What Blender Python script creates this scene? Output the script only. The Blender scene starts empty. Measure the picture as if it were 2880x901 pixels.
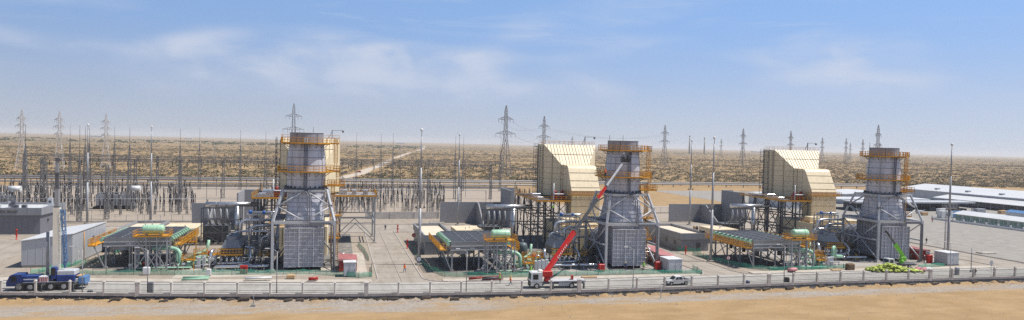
import bpy, math, random
import numpy as np
from mathutils import Vector, Matrix
sc = bpy.context.scene
R = math.radians
# ------------------------------------------------------------------ camera
HFOV, YAW, CAM_H, PITCH, ROLL = 74.0, 14.4, 28.0, 1.394, 1.39
cam = bpy.data.cameras.new('camera'); cam_o = bpy.data.objects.new('camera', cam); sc.collection.objects.link(cam_o)
cam.sensor_fit = 'HORIZONTAL'; cam.angle = R(HFOV); cam.clip_start = 1.0; cam.clip_end = 60000
_r = Vector((math.cos(R(YAW)), -math.sin(R(YAW)), 0)); _f0 = Vector((math.sin(R(YAW)), math.cos(R(YAW)), 0)); _z = Vector((0, 0, 1))
_f = _f0*math.cos(R(PITCH)) - _z*math.sin(R(PITCH)); _u = _z*math.cos(R(PITCH)) + _f0*math.sin(R(PITCH))
_ix = _r*math.cos(R(ROLL)) + _u*math.sin(R(ROLL)); _up = _u*math.cos(R(ROLL)) - _r*math.sin(R(ROLL))
cam_o.matrix_world = Matrix(((_ix.x, _up.x, -_f.x, 0), (_ix.y, _up.y, -_f.y, 0), (_ix.z, _up.z, -_f.z, CAM_H), (0, 0, 0, 1)))
sc.camera = cam_o
# ------------------------------------------------------------------ sky, sun, exposure
SUN_EL, SUN_AZ = 62.0, 100.0          # azimuth clockwise from +Y (plant north); sun stands to the east, a little this side
world = bpy.data.worlds.new('World'); sc.world = world; world.use_nodes = True
nt = world.node_tree; nt.nodes.clear()
N = lambda t: nt.nodes.new(t); LK = lambda a, b: nt.links.new(a, b)
wo = N('ShaderNodeOutputWorld'); bg = N('ShaderNodeBackground'); bg.inputs['Strength'].default_value = 0.087
sky = N('ShaderNodeTexSky'); sky.sky_type = 'NISHITA'; sky.sun_disc = False
sky.sun_elevation = R(SUN_EL); sky.sun_rotation = R(SUN_AZ); sky.altitude = 200; sky.air_density = 1.0; sky.dust_density = 0.5; sky.ozone_density = 1.6
tc = N('ShaderNodeTexCoord'); sep = N('ShaderNodeSeparateXYZ'); LK(tc.outputs['Generated'], sep.inputs[0])
def math_node(op, a, b=None, clamp=False):
    n = N('ShaderNodeMath'); n.operation = op; n.use_clamp = clamp
    for i, q in enumerate((a, b)):
        if q is None: continue
        if isinstance(q, (int, float)): n.inputs[i].default_value = q
        else: LK(q, n.inputs[i])
    return n.outputs[0]
def smooth(x, a, b):
    n = N('ShaderNodeMapRange'); n.interpolation_type = 'SMOOTHSTEP'; LK(x, n.inputs[0])
    n.inputs[1].default_value = a; n.inputs[2].default_value = b; return n.outputs[0]
zz = sep.outputs['Z']
az = math_node('ARCTAN2', sep.outputs['X'], sep.outputs['Y'])
BIGO = 0.4
def cloud_noise(sx, sy, scale, detail, rough, off, dist=0.0):
    c = N('ShaderNodeCombineXYZ'); LK(math_node('MULTIPLY', az, sx), c.inputs[0]); LK(math_node('MULTIPLY', zz, sy), c.inputs[1]); c.inputs[2].default_value = off
    n = N('ShaderNodeTexNoise'); LK(c.outputs[0], n.inputs['Vector']); n.inputs['Scale'].default_value = scale
    n.inputs['Detail'].default_value = detail; n.inputs['Roughness'].default_value = rough; n.inputs['Distortion'].default_value = dist
    return n.outputs[0]
big = smooth(cloud_noise(3.0, 12.0, 1.0, 2, .45, BIGO, .2), .46, .62)
fine = smooth(cloud_noise(11.0, 26.0, 1.0, 6, .56, 9.1, .3), .25, .70)
wisp = smooth(cloud_noise(5.0, 55.0, 1.0, 6, .6, 21.3, .6), .50, .80)
band = math_node('MULTIPLY', math_node('MULTIPLY', smooth(zz, .035, .10), .8), math_node('SUBTRACT', 1.0, math_node('MULTIPLY', smooth(zz, .135, .19), .7)))
mask = math_node('MULTIPLY', math_node('MULTIPLY', big, math_node('ADD', math_node('MULTIPLY', fine, .75), .12)), band)
mask = math_node('ADD', mask, math_node('MULTIPLY', math_node('MULTIPLY', wisp, .34), smooth(zz, .10, .19)), True)
hs = N('ShaderNodeHueSaturation'); hs.inputs['Saturation'].default_value = 1.15; hs.inputs['Value'].default_value = 1.0; LK(sky.outputs[0], hs.inputs['Color'])
upm = N('ShaderNodeMix'); upm.data_type = 'RGBA'; LK(math_node('SUBTRACT', 1.0, smooth(zz, .16, .50)), upm.inputs[0]); LK(hs.outputs[0], upm.inputs[6]); upm.inputs[7].default_value = (3.0, 5.1, 9.0, 1)
hzm = N('ShaderNodeMix'); hzm.data_type = 'RGBA'; hf = math_node('POWER', math_node('SUBTRACT', 1.0, smooth(zz, -.02, .24)), 1.6); LK(math_node('MULTIPLY', hf, .92), hzm.inputs[0]); LK(upm.outputs[2], hzm.inputs[6]); hzm.inputs[7].default_value = (6.1, 6.6, 7.3, 1)   # dusty air low over the desert, the same all round
mx = N('ShaderNodeMix'); mx.data_type = 'RGBA'; LK(mask, mx.inputs[0]); sunward = math_node('MULTIPLY_ADD', math_node('COSINE', math_node('SUBTRACT', az, R(SUN_AZ))), .18); sunward.node.inputs[2].default_value = 1.02   # the sky is a little brighter on the sun's side
sc_ = N('ShaderNodeVectorMath'); sc_.operation = 'SCALE'; LK(hzm.outputs[2], sc_.inputs[0]); LK(sunward, sc_.inputs['Scale']); LK(sc_.outputs[0], mx.inputs[6]); mx.inputs[7].default_value = (7.5, 8.0, 9.2, 1)
LK(mx.outputs[2], bg.inputs['Color']); LK(bg.outputs[0], wo.inputs['Surface'])
sun = bpy.data.lights.new('sun', 'SUN'); sun.energy = 5.0; sun.angle = R(.53); sun.color = (1, .955, .89)
sun_o = bpy.data.objects.new('sun', sun); sc.collection.objects.link(sun_o)
_sd = Vector((math.sin(R(SUN_AZ))*math.cos(R(SUN_EL)), math.cos(R(SUN_AZ))*math.cos(R(SUN_EL)), math.sin(R(SUN_EL))))
sun_o.rotation_euler = (-_sd).to_track_quat('-Z', 'Y').to_euler(); sun_o.location = (0, 0, 120)
vs = sc.view_settings; vs.view_transform = 'Standard'; vs.look = 'None'; vs.exposure = 0.0; vs.gamma = 1.0; vs.use_curve_mapping = False
sc.cycles.max_bounces = 4; sc.cycles.diffuse_bounces = 1; sc.cycles.glossy_bounces = 2; sc.cycles.transparent_max_bounces = 12; sc.cycles.volume_bounces = 1
sc.cycles.use_denoising = False; sc.render.filter_size = 1.1
rng = random.Random(7)
# ------------------------------------------------------------------ materials
MATS = {}
def M(name, col, rough=.6, metal=0.0, var=.12, scale=.8, bump=0.0, bscale=None, streak=0.0, worldpos=False, alpha=None, col2=None, stain=0.0):
    if name in MATS: return MATS[name]
    m = bpy.data.materials.new(name); m.use_nodes = True; t = m.node_tree; b = t.nodes['Principled BSDF']
    n_ = t.nodes.new; l_ = t.links.new
    if worldpos: g = n_('ShaderNodeNewGeometry'); vec = g.outputs['Position']
    else: g = n_('ShaderNodeTexCoord'); vec = g.outputs['Object']
    oi = n_('ShaderNodeObjectInfo'); va = n_('ShaderNodeVectorMath'); va.operation = 'ADD'
    if not worldpos:
        l_(vec, va.inputs[0]); sm = n_('ShaderNodeVectorMath'); sm.operation = 'SCALE'; l_(oi.outputs['Location'], sm.inputs[0]); sm.inputs['Scale'].default_value = 1.0
        l_(sm.outputs[0], va.inputs[1]); vec = va.outputs[0]
    if streak:
        mp = n_('ShaderNodeMapping'); l_(vec, mp.inputs[0]); mp.inputs['Scale'].default_value = (1, 1, streak); vec = mp.outputs[0]
    nz = n_('ShaderNodeTexNoise'); l_(vec, nz.inputs['Vector']); nz.inputs['Scale'].default_value = scale; nz.inputs['Detail'].default_value = 6; nz.inputs['Roughness'].default_value = .62
    mr = n_('ShaderNodeMapRange'); l_(nz.outputs[0], mr.inputs[0]); mr.inputs[1].default_value = .28; mr.inputs[2].default_value = .72
    mxx = n_('ShaderNodeMix'); mxx.data_type = 'RGBA'; l_(mr.outputs[0], mxx.inputs[0])
    lo = tuple(c*(1-var) for c in col); hi = tuple(min(1, c*(1+var)) for c in (col2 or col))
    mxx.inputs[6].default_value = (*lo, 1); mxx.inputs[7].default_value = (*hi, 1); res = mxx.outputs[2]
    if stain:                                                # runs and dust settled on the surface
        mp2 = n_('ShaderNodeMapping'); l_(g.outputs['Position'] if worldpos else va.outputs[0], mp2.inputs[0]); mp2.inputs['Scale'].default_value = (.5, .12, 1) if worldpos else (1.6, 1.6, .13)
        n2 = n_('ShaderNodeTexNoise'); l_(mp2.outputs[0], n2.inputs['Vector']); n2.inputs['Scale'].default_value = 1.0; n2.inputs['Detail'].default_value = 7; n2.inputs['Roughness'].default_value = .66
        r2 = n_('ShaderNodeMapRange'); l_(n2.outputs[0], r2.inputs[0]); r2.inputs[1].default_value = .46; r2.inputs[2].default_value = .68; r2.inputs[4].default_value = stain
        m2 = n_('ShaderNodeMix'); m2.data_type = 'RGBA'; l_(r2.outputs[0], m2.inputs[0]); l_(res, m2.inputs[6]); m2.inputs[7].default_value = (col[0]*.48, col[1]*.43, col[2]*.36, 1); res = m2.outputs[2]
    l_(res, b.inputs['Base Color'])
    b.inputs['Roughness'].default_value = rough; b.inputs['Metallic'].default_value = metal
    if bump:
        nb = n_('ShaderNodeTexNoise'); l_(vec, nb.inputs['Vector']); nb.inputs['Scale'].default_value = bscale or scale*4; nb.inputs['Detail'].default_value = 5
        bp = n_('ShaderNodeBump'); bp.inputs['Strength'].default_value = bump; bp.inputs['Distance'].default_value = .1; l_(nb.outputs[0], bp.inputs['Height']); l_(bp.outputs[0], b.inputs['Normal'])
    if alpha is not None:
        ck = n_('ShaderNodeTexNoise'); l_(vec, ck.inputs['Vector']); ck.inputs['Scale'].default_value = 6; ck.inputs['Detail'].default_value = 4
        am = n_('ShaderNodeMapRange'); l_(ck.outputs[0], am.inputs[0]); am.inputs[1].default_value = .3; am.inputs[2].default_value = .7; am.inputs[3].default_value = alpha-.2; am.inputs[4].default_value = alpha+.2
        l_(am.outputs[0], b.inputs['Alpha'])
    MATS[name] = m; return m
STEEL = M('galvanised_steel', (.36, .37, .385), .5, .2, .18, .6, stain=0.35)
STEEL_D = M('dark_steel', (.13, .135, .145), .6, .3, .25, .6)
FRAME = M('frame_steel', (.52, .53, .545), .45, .15, .12, .5, stain=.3)
LATT = M('lattice_steel', (.23, .225, .22), .6, .3, .25, .5)
WHITE_L = M('white_lattice', (.62, .58, .54), .6, 0, .15, .5)
PYL = M('pylon_steel', (.24, .235, .235), .6, .2, .2, .5)
CLAD = M('stack_cladding', (.57, .575, .625), .45, .15, .13, .55, .25, 1.2, streak=.35, stain=0.5)
CLAD2 = M('duct_cladding', (.30, .305, .345), .45, .12, .16, .5, .2, 1.5, stain=0.45)
PANEL = M('duct_panel', (.41, .415, .45), .5, .1, .18, .5, .2, 1.5, stain=0.45)
RIB = M('duct_rib', (.62, .625, .66), .5, .1, .12, .5)
YEL = M('safety_yellow', (.66, .31, .022), .5, 0, .18, 1.2, stain=0.35)
TAN = M('tan_cladding', (.82, .68, .45), .5, 0, .07, .25, .1, .6, streak=.3, stain=0.34)
TAN_S = M('tan_seam', (.36, .285, .175), .6, 0, .15, .5)
SILV = M('aluminium_jacket', (.66, .67, .69), .3, .75, .1, 1.0, .12, 3, stain=0.25)
GREEN = M('pale_green_paint', (.33, .56, .40), .42, 0, .1, .8)
TANKG = M('pale_green_tank', (.40, .64, .44), .4, 0, .06, .5, stain=0.2)
DARK = M('dark_grey_paint', (.075, .078, .085), .55, 0, .25, .8)
BLACK = M('black_rubber', (.018, .018, .02), .7, 0, .3, 1.5)
GREYP = M('grey_panel', (.27, .28, .30), .55, 0, .08, .25, streak=.3, stain=0.35)
GREYD = M('dark_grey_panel', (.17, .175, .20), .55, 0, .08, .3, streak=.3, stain=0.35)
GREYL = M('light_grey_panel', (.55, .56, .58), .5, 0, .06, .3, streak=.3, stain=0.35)
WHITE = M('white_paint', (.72, .72, .71), .45, 0, .06, .6, stain=0.3)
WROOF = M('white_roof', (.66, .66, .65), .45, 0, .06, .12, stain=0.3)
RED = M('red_paint', (.52, .018, .014), .4, 0, .12, .8, stain=0.35)
REDD = M('dark_red_panel', (.30, .025, .022), .5, 0, .12, .6)
PINKR = M('faded_red_roof', (.62, .27, .25), .5, 0, .08, .6, stain=0.3)
BLUE = M('blue_paint', (.015, .045, .20), .35, 0, .15, .8, stain=0.4)
BLUEL = M('light_blue_paint', (.10, .22, .42), .45, 0, .15, .8)
PUMPB = M('pump_blue', (.02, .13, .45), .4, 0, .1, 1)
CREAM = M('cream_boom', (.88, .83, .70), .45, 0, .06, .6, stain=.15)
LIME = M('lime_green_paint', (.17, .50, .035), .35, 0, .1, .8)
GLASS = M('dark_glass', (.02, .025, .03), .12, 0, .2, .5)
CONC = M('concrete', (.38, .35, .31), .85, 0, .14, .35, .15, 4, worldpos=True, stain=0.4)
CONCW = M('whitewashed_concrete', (.62, .58, .535), .75, 0, .09, .5, .1, 5, worldpos=True, stain=0.45)
KERB = M('kerb_concrete', (.46, .41, .38), .8, 0, .2, .8, worldpos=True)
INSUL = M('brown_porcelain', (.028, .022, .022), .3, 0, .3, 2)
IRON = M('iron_rail', (.05, .055, .06), .5, .2, .2, 1)
NET = M('green_safety_net', (.09, .42, .28), .8, 0, .25, .7, alpha=.58)
BAGY = M('yellow_sack', (.62, .57, .045), .7, 0, .45, .9, .4, 4, col2=(.50, .62, .12))
BAGG = M('pale_green_sack', (.36, .42, .12), .7, 0, .4, .9, .4, 4)
BAGP = M('pink_sack', (.60, .26, .27), .7, 0, .2, 1.2, .4, 4)
TYRE = M('tyre', (.02, .02, .02), .85, 0, .2, 2)
RIM = M('wheel_rim', (.55, .55, .56), .4, .5, .1, 2)
SKIN = M('skin', (.30, .16, .10), .6, 0, .08, 4)
WOOD = M('plywood', (.55, .36, .19), .7, 0, .2, 1)
FLAG = M('signal_orange', (.85, .14, .02), .6, 0, .1, 2)
# ------------------------------------------------------------------ mesh builder
class MB:
    def __init__(s): s.v = []; s.f = []; s.mi = []; s.smooth = []
    def _add(s, vs_, fs_, mi=0, sm=False):
        o = len(s.v); s.v.extend(vs_)
        for f in fs_: s.f.append(tuple(i+o for i in f)); s.mi.append(mi); s.smooth.append(sm)
        return s
    def box(s, x0, x1, y0, y1, z0, z1, mi=0):
        return s._add([(x0,y0,z0),(x1,y0,z0),(x1,y1,z0),(x0,y1,z0),(x0,y0,z1),(x1,y0,z1),(x1,y1,z1),(x0,y1,z1)],
                      [(0,3,2,1),(4,5,6,7),(0,1,5,4),(1,2,6,5),(2,3,7,6),(3,0,4,7)], mi)
    def bevbox(s, x0, x1, y0, y1, z0, z1, b=.05, mi=0):      # vertical edges and top chamfered
        lo = [(x0+b,y0),(x1-b,y0),(x1,y0+b),(x1,y1-b),(x1-b,y1),(x0+b,y1),(x0,y1-b),(x0,y0+b)]
        cx, cy = (x0+x1)/2, (y0+y1)/2; kx = 1-2*b/(x1-x0); ky = 1-2*b/(y1-y0)
        v = [(x,y,z0) for x,y in lo]+[(x,y,z1-b) for x,y in lo]+[(cx+(x-cx)*kx,cy+(y-cy)*ky,z1) for x,y in lo]
        f = [tuple(range(7,-1,-1)), tuple(range(16,24))]
        for r in (0,8):
            for i in range(8): f.append((r+i, r+(i+1)%8, r+8+(i+1)%8, r+8+i))
        return s._add(v, f, mi)
    def bar(s, p, q, w=.1, h=None, mi=0):
        h = w if h is None else h
        p = Vector(p); q = Vector(q); d = q-p; L = d.length
        if L < 1e-6: return s
        d /= L; a = Vector((0,0,1)) if abs(d.z) < .95 else Vector((0,1,0))
        x = d.cross(a).normalized(); y = x.cross(d)
        v = []
        for c in (p, q):
            for i, j in ((-1,-1),(1,-1),(1,1),(-1,1)): v.append(tuple(c + x*(i*w/2) + y*(j*h/2)))
        return s._add(v, [(3,2,1,0),(4,5,6,7),(0,1,5,4),(1,2,6,5),(2,3,7,6),(3,0,4,7)], mi)
    def tube(s, p, q, r, n=8, r2=None, mi=0, caps=True):
        r2 = r if r2 is None else r2
        p = Vector(p); q = Vector(q); d = (q-p).normalized(); a = Vector((0,0,1)) if abs(d.z) < .9 else Vector((1,0,0))
        x = d.cross(a).normalized(); y = x.cross(d)
        v = []
        for c, rr in ((p, r), (q, r2)):
            for i in range(n):
                t = 2*math.pi*i/n; v.append(tuple(c + x*(rr*math.cos(t)) - y*(rr*math.sin(t))))
        s._add(v, [(i, (i+1)%n, n+(i+1)%n, n+i) for i in range(n)], mi, True)
        if caps:
            o = len(s.v)-2*n; s.f += [tuple(o+i for i in range(n-1,-1,-1)), tuple(o+n+i for i in range(n))]; s.mi += [mi, mi]; s.smooth += [False, False]
        return s
    def pipe(s, pts, r, n=8, bend=None, mi=0):               # polyline with rounded bends
        pts = [Vector(p) for p in pts]; bend = bend or r*2.2
        path = [pts[0]]
        for i in range(1, len(pts)-1):
            a, b, c = pts[i-1], pts[i], pts[i+1]
            d1 = (a-b); d2 = (c-b); k = min(bend, d1.length*.48, d2.length*.48); d1.normalize(); d2.normalize()
            if d1.dot(d2) < -.995: path.append(b); continue
            A = b+d1*k; B = b+d2*k
            for t in (0, .25, .5, .75, 1): path.append(A*(1-t)**2 + b*2*t*(1-t) + B*t*t)
        path.append(pts[-1])
        rings = []; x = None
        for i, p in enumerate(path):
            d = (path[min(i+1, len(path)-1)] - path[max(i-1, 0)]).normalized()
            if x is None: a = Vector((0,0,1)) if abs(d.z) < .9 else Vector((1,0,0)); x = d.cross(a).normalized()
            else: x = (x - d*x.dot(d)).normalized()
            y = d.cross(x); rings.append([tuple(p + x*(r*math.cos(2*math.pi*k/n)) + y*(r*math.sin(2*math.pi*k/n))) for k in range(n)])
        v = [q for rg in rings for q in rg]; f = []
        for i in range(len(rings)-1):
            for k in range(n): f.append((i*n+k, i*n+(k+1)%n, (i+1)*n+(k+1)%n, (i+1)*n+k))
        s._add(v, f, mi, True); o = len(s.v)-len(v)
        s.f += [tuple(o+k for k in range(n-1,-1,-1)), tuple(o+len(v)-n+k for k in range(n))]; s.mi += [mi, mi]; s.smooth += [False, False]
        return s
    def lathe(s, prof, n=24, c=(0,0,0), mi=0, caps=(True, True), sm=True, a0=0):
        v = []
        for r, z in prof:
            for i in range(n): t = a0+2*math.pi*i/n; v.append((c[0]+r*math.cos(t), c[1]+r*math.sin(t), c[2]+z))
        f = []
        for j in range(len(prof)-1):
            for i in range(n): f.append((j*n+i, j*n+(i+1)%n, (j+1)*n+(i+1)%n, (j+1)*n+i))
        s._add(v, f, mi, sm); o = len(s.v)-len(v)
        if caps[0]: s.f.append(tuple(o+i for i in range(n-1,-1,-1))); s.mi.append(mi); s.smooth.append(False)
        if caps[1]: s.f.append(tuple(o+len(v)-n+i for i in range(n))); s.mi.append(mi); s.smooth.append(False)
        return s
    def prism(s, poly, axis, a, b, mi=0):                    # poly in the two other axes, extruded along axis
        def P(p, t): return {'x': (t, p[0], p[1]), 'y': (p[0], t, p[1]), 'z': (p[0], p[1], t)}[axis]
        n = len(poly); v = [P(p, a) for p in poly]+[P(p, b) for p in poly]
        f = [tuple(range(n-1,-1,-1)), tuple(range(n, 2*n))]+[(i, (i+1)%n, n+(i+1)%n, n+i) for i in range(n)]
        return s._add(v, f, mi)
    def hexa(s, lo, hi, mi=0):                               # two quads of 4 points joined
        return s._add(list(lo)+list(hi), [(3,2,1,0),(4,5,6,7),(0,1,5,4),(1,2,6,5),(2,3,7,6),(3,0,4,7)], mi)
    def slab(s, pts, t=.06, mi=0):                           # quad plate with thickness along its normal
        p = [Vector(q) for q in pts]; n = (p[1]-p[0]).cross(p[2]-p[0]).normalized()*t
        return s.hexa([tuple(q) for q in p], [tuple(q+n) for q in p], mi)
    def mesh(s, name, mats):
        me = bpy.data.meshes.new(name); me.from_pydata(s.v, [], s.f)
        for m in (mats if isinstance(mats, (list, tuple)) else [mats]): me.materials.append(m)
        if any(s.mi): me.polygons.foreach_set('material_index', s.mi)
        if any(s.smooth): me.polygons.foreach_set('use_smooth', s.smooth)
        me.update(); return me
    def build(s, name, mats, parent=None, loc=None, kind=None, label=None):
        return link(name, s.mesh(name, mats), parent, loc, kind, label)
    # lattice mast between two points with square section a -> b
    def lattice(s, p, q, a, b, nseg, w=.08, sides=4):
        p = Vector(p); q = Vector(q); d = (q-p).normalized(); ax = Vector((0,0,1)) if abs(d.z) < .9 else Vector((1,0,0))
        x = d.cross(ax).normalized(); y = x.cross(d)
        def cn(t, k):
            h = (a+(b-a)*t)/2; sx, sy = ((-1,-1),(1,-1),(1,1),(-1,1))[k]; return p+(q-p)*t + x*(sx*h) + y*(sy*h)
        for k in range(4): s.bar(cn(0,k), cn(1,k), w*1.25)
        for i in range(nseg):
            t0, t1 = i/nseg, (i+1)/nseg
            for k in range(sides):
                k2 = (k+1)%4
                s.bar(cn(t0,k), cn(t1,k2), w*.8) if i%2 else s.bar(cn(t0,k2), cn(t1,k), w*.8)
                s.bar(cn(t1,k), cn(t1,k2), w*.7)
        return s
def link(name, me, parent=None, loc=None, kind=None, label=None):
    o = bpy.data.objects.new(name, me); sc.collection.objects.link(o)
    if parent is not None: o.parent = parent
    if loc is not None: o.location = loc
    if kind: o['kind'] = kind
    if label: o['label'] = label
    return o
def tag(o, label, cat, group=None, kind=None):
    o['label'] = label; o['category'] = cat
    if group: o['group'] = group
    if kind: o['kind'] = kind
    return o
def thing(name, label, cat, loc=(0,0,0), rz=0, group=None):
    o = bpy.data.objects.new(name, None); sc.collection.objects.link(o); o.location = loc; o.rotation_euler = (0,0,rz); o.empty_display_size = .2
    return tag(o, label, cat, group)
KIDS = {}
def children(o): return [c for c in sc.objects if c.parent is o]
def snapshot(root):                                         # (object, [(child, [grandchildren])]) once, so copies stay cheap
    ch = {}
    for o in sc.objects:
        if o.parent is not None: ch.setdefault(o.parent.name, []).append(o)
    def tree(o): return (o, [tree(c) for c in ch.get(o.name, [])])
    return tree(root)
def copy_tree(tree, label=None, loc=None, rz=None, parent=None, group=None, skip=()):
    o, kids = tree; c = o.copy(); sc.collection.objects.link(c); c.parent = parent
    if label: c['label'] = label
    if group: c['group'] = group
    if loc is not None: c.location = loc
    if rz is not None: c.rotation_euler = (0,0,rz)
    for k in kids:
        if k[0].name.split('.')[0] not in skip: copy_tree(k, parent=c)
    return c
def struct(name, mb, mat, loc=None): return mb.build(name, mat, None, loc, kind='structure')
def railing(mb, pts, z, h=1.1, closed=False, step=1.5, w=.06, toe=True):
    pts = [Vector((p[0], p[1], z)) for p in pts]
    if closed: pts = pts+[pts[0]]
    for a, b in zip(pts, pts[1:]):
        for k in (h, h*.52): mb.bar(a+Vector((0,0,k)), b+Vector((0,0,k)), w)
        if toe: mb.bar(a+Vector((0,0,.08)), b+Vector((0,0,.08)), .03, .16)
        n = max(1, round((b-a).length/step))
        for i in range(n+(0 if closed else 1)):
            p = a.lerp(b, i/n); mb.bar(p, p+Vector((0,0,h)), w)
    return mb
# ================================================================== terrain
_FU = [-400,-80,-55.2,-44.2,-33.2,-16.7,-0.1,16.5,33.5,50.8,74.7,98.7,127.2,149.9,200,600]
_FV = [190,138.5,133.5,131.6,129.4,126.8,124.4,122.8,121.6,121.3,121.5,121.8,121.6,121.2,120.8,120.8]
def fv(u): return float(np.interp(u, _FU, _FV))
def vnoise(x, y, seed=0):                                    # smooth value noise, numpy
    xi = np.floor(x).astype(np.int64); yi = np.floor(y).astype(np.int64); xf = x-xi; yf = y-yi
    def h(a, b):
        n = (a*374761393 + b*668265263 + seed*982451653) & 0x7fffffff
        n = ((n ^ (n >> 13))*1274126177) & 0x7fffffff
        return ((n ^ (n >> 16)) & 0xffff)/65535.0
    u = xf*xf*(3-2*xf); v = yf*yf*(3-2*yf)
    return (h(xi,yi)*(1-u)+h(xi+1,yi)*u)*(1-v) + (h(xi,yi+1)*(1-u)+h(xi+1,yi+1)*u)*v
def fbm(x, y, oct=4, seed=0):
    t = 0; a = .5
    for i in range(oct): t = t + a*vnoise(x*2**i, y*2**i, seed+i*17); a *= .5
    return t
def ground_height(U, V):
    s = np.interp(U, _FU, _FV) - V                            # metres this side of the boundary fence
    z = np.zeros_like(U)
    f = s > 0
    berm = np.exp(-((s-2.7)/1.0)**2)*(.12+1.15*fbm(U*1.3, V*1.3, 3, 5)**1.5)
    rough = .10*fbm(U*.35, V*.5, 4, 9) + .10*fbm(U*1.7, V*1.7, 2, 11)
    track = .09*np.sin((V+.03*U+3*fbm(U*.03, V*.05, 2, 31))*5.2)*np.clip(fbm(U*.05, V*.16, 2, 3)*4-1.9, 0, 1)
    rut = -.24*np.clip(1-np.abs(((V+.05*(U-40)+1.2*vnoise(U*.04, V*0, 8))-108)/.5), 0, 1)-.20*np.clip(1-np.abs(((V+.10*(U-60)+vnoise(U*.05, V*0, 18))-105)/.4), 0, 1)
    heap = .55*np.exp(-(((U-37)/9)**2+((V-112.5)/2.2)**2))*(.4+fbm(U*.6+V*1.2, V*.8, 3, 21))
    rake = .10*np.sin(V*7.0+U*1.7+2*fbm(U*.2, V*.2, 2, 61))*np.exp(-(((U-40)/11)**2+((V-111.5)/3.0)**2))+.05*np.sin(V*4.6-U*.35)*np.clip(fbm(U*.03, V*.08, 2, 63)*5-2.4, 0, 1)
    front = -.56 + rake + rough + berm + track + rut + heap
    wall = np.clip(s/.35, 0, 1)
    trench = -1.05*np.exp(-((s-.7)/.55)**2)*.4
    z = np.where(f, (front + trench)*wall - .02*(1-wall), z)
    dune = np.clip((V-455)/120, 0, 1)
    amp = np.clip((V-430)/500, .15, 1.0)
    z = z + dune*(amp*(5.0*fbm(U*.011, V*.022, 4, 41)-2.2) + .5*fbm(U*.06, V*.09, 3, 47))
    far = np.clip((V-2500)/3000, 0, 1)
    z = z*(1-far) + far*-1.0
    return z
us = list(np.arange(-78, 168.1, .55)); st = .8; a, b = us[0], us[-1]
L_, R_ = [], []
while b < 15500:
    st *= 1.075; a -= st; b += st; L_.append(a); R_.append(b)
us = L_[::-1]+us+R_
vsl = [-400, -100, 0, 40, 60, 72, 80]+list(np.arange(84, 137, .42)); q = vsl[-1]; st = 2.0
while q < 15500:
    st = max(2.5, q*.0135) if q > 420 else 6; q += st; vsl.append(q)
U, V = np.meshgrid(np.array(us), np.array(vsl)); Z = ground_height(U, V) - .03
nu, nv = len(us), len(vsl)
me = bpy.data.meshes.new('ground'); co = np.stack([U, V, Z], -1).reshape(-1, 3).astype(np.float32)
idx = np.arange(nu*nv).reshape(nv, nu); q4 = np.stack([idx[:-1,:-1], idx[:-1,1:], idx[1:,1:], idx[1:,:-1]], -1).reshape(-1, 4)
me.vertices.add(len(co)); me.vertices.foreach_set('co', co.ravel()); me.loops.add(q4.size); me.loops.foreach_set('vertex_index', q4.ravel().astype(np.int32))
me.polygons.add(len(q4)); me.polygons.foreach_set('loop_start', np.arange(0, q4.size, 4, dtype=np.int32)); me.polygons.foreach_set('use_smooth', np.ones(len(q4), bool)); me.update(); me.validate()
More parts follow.
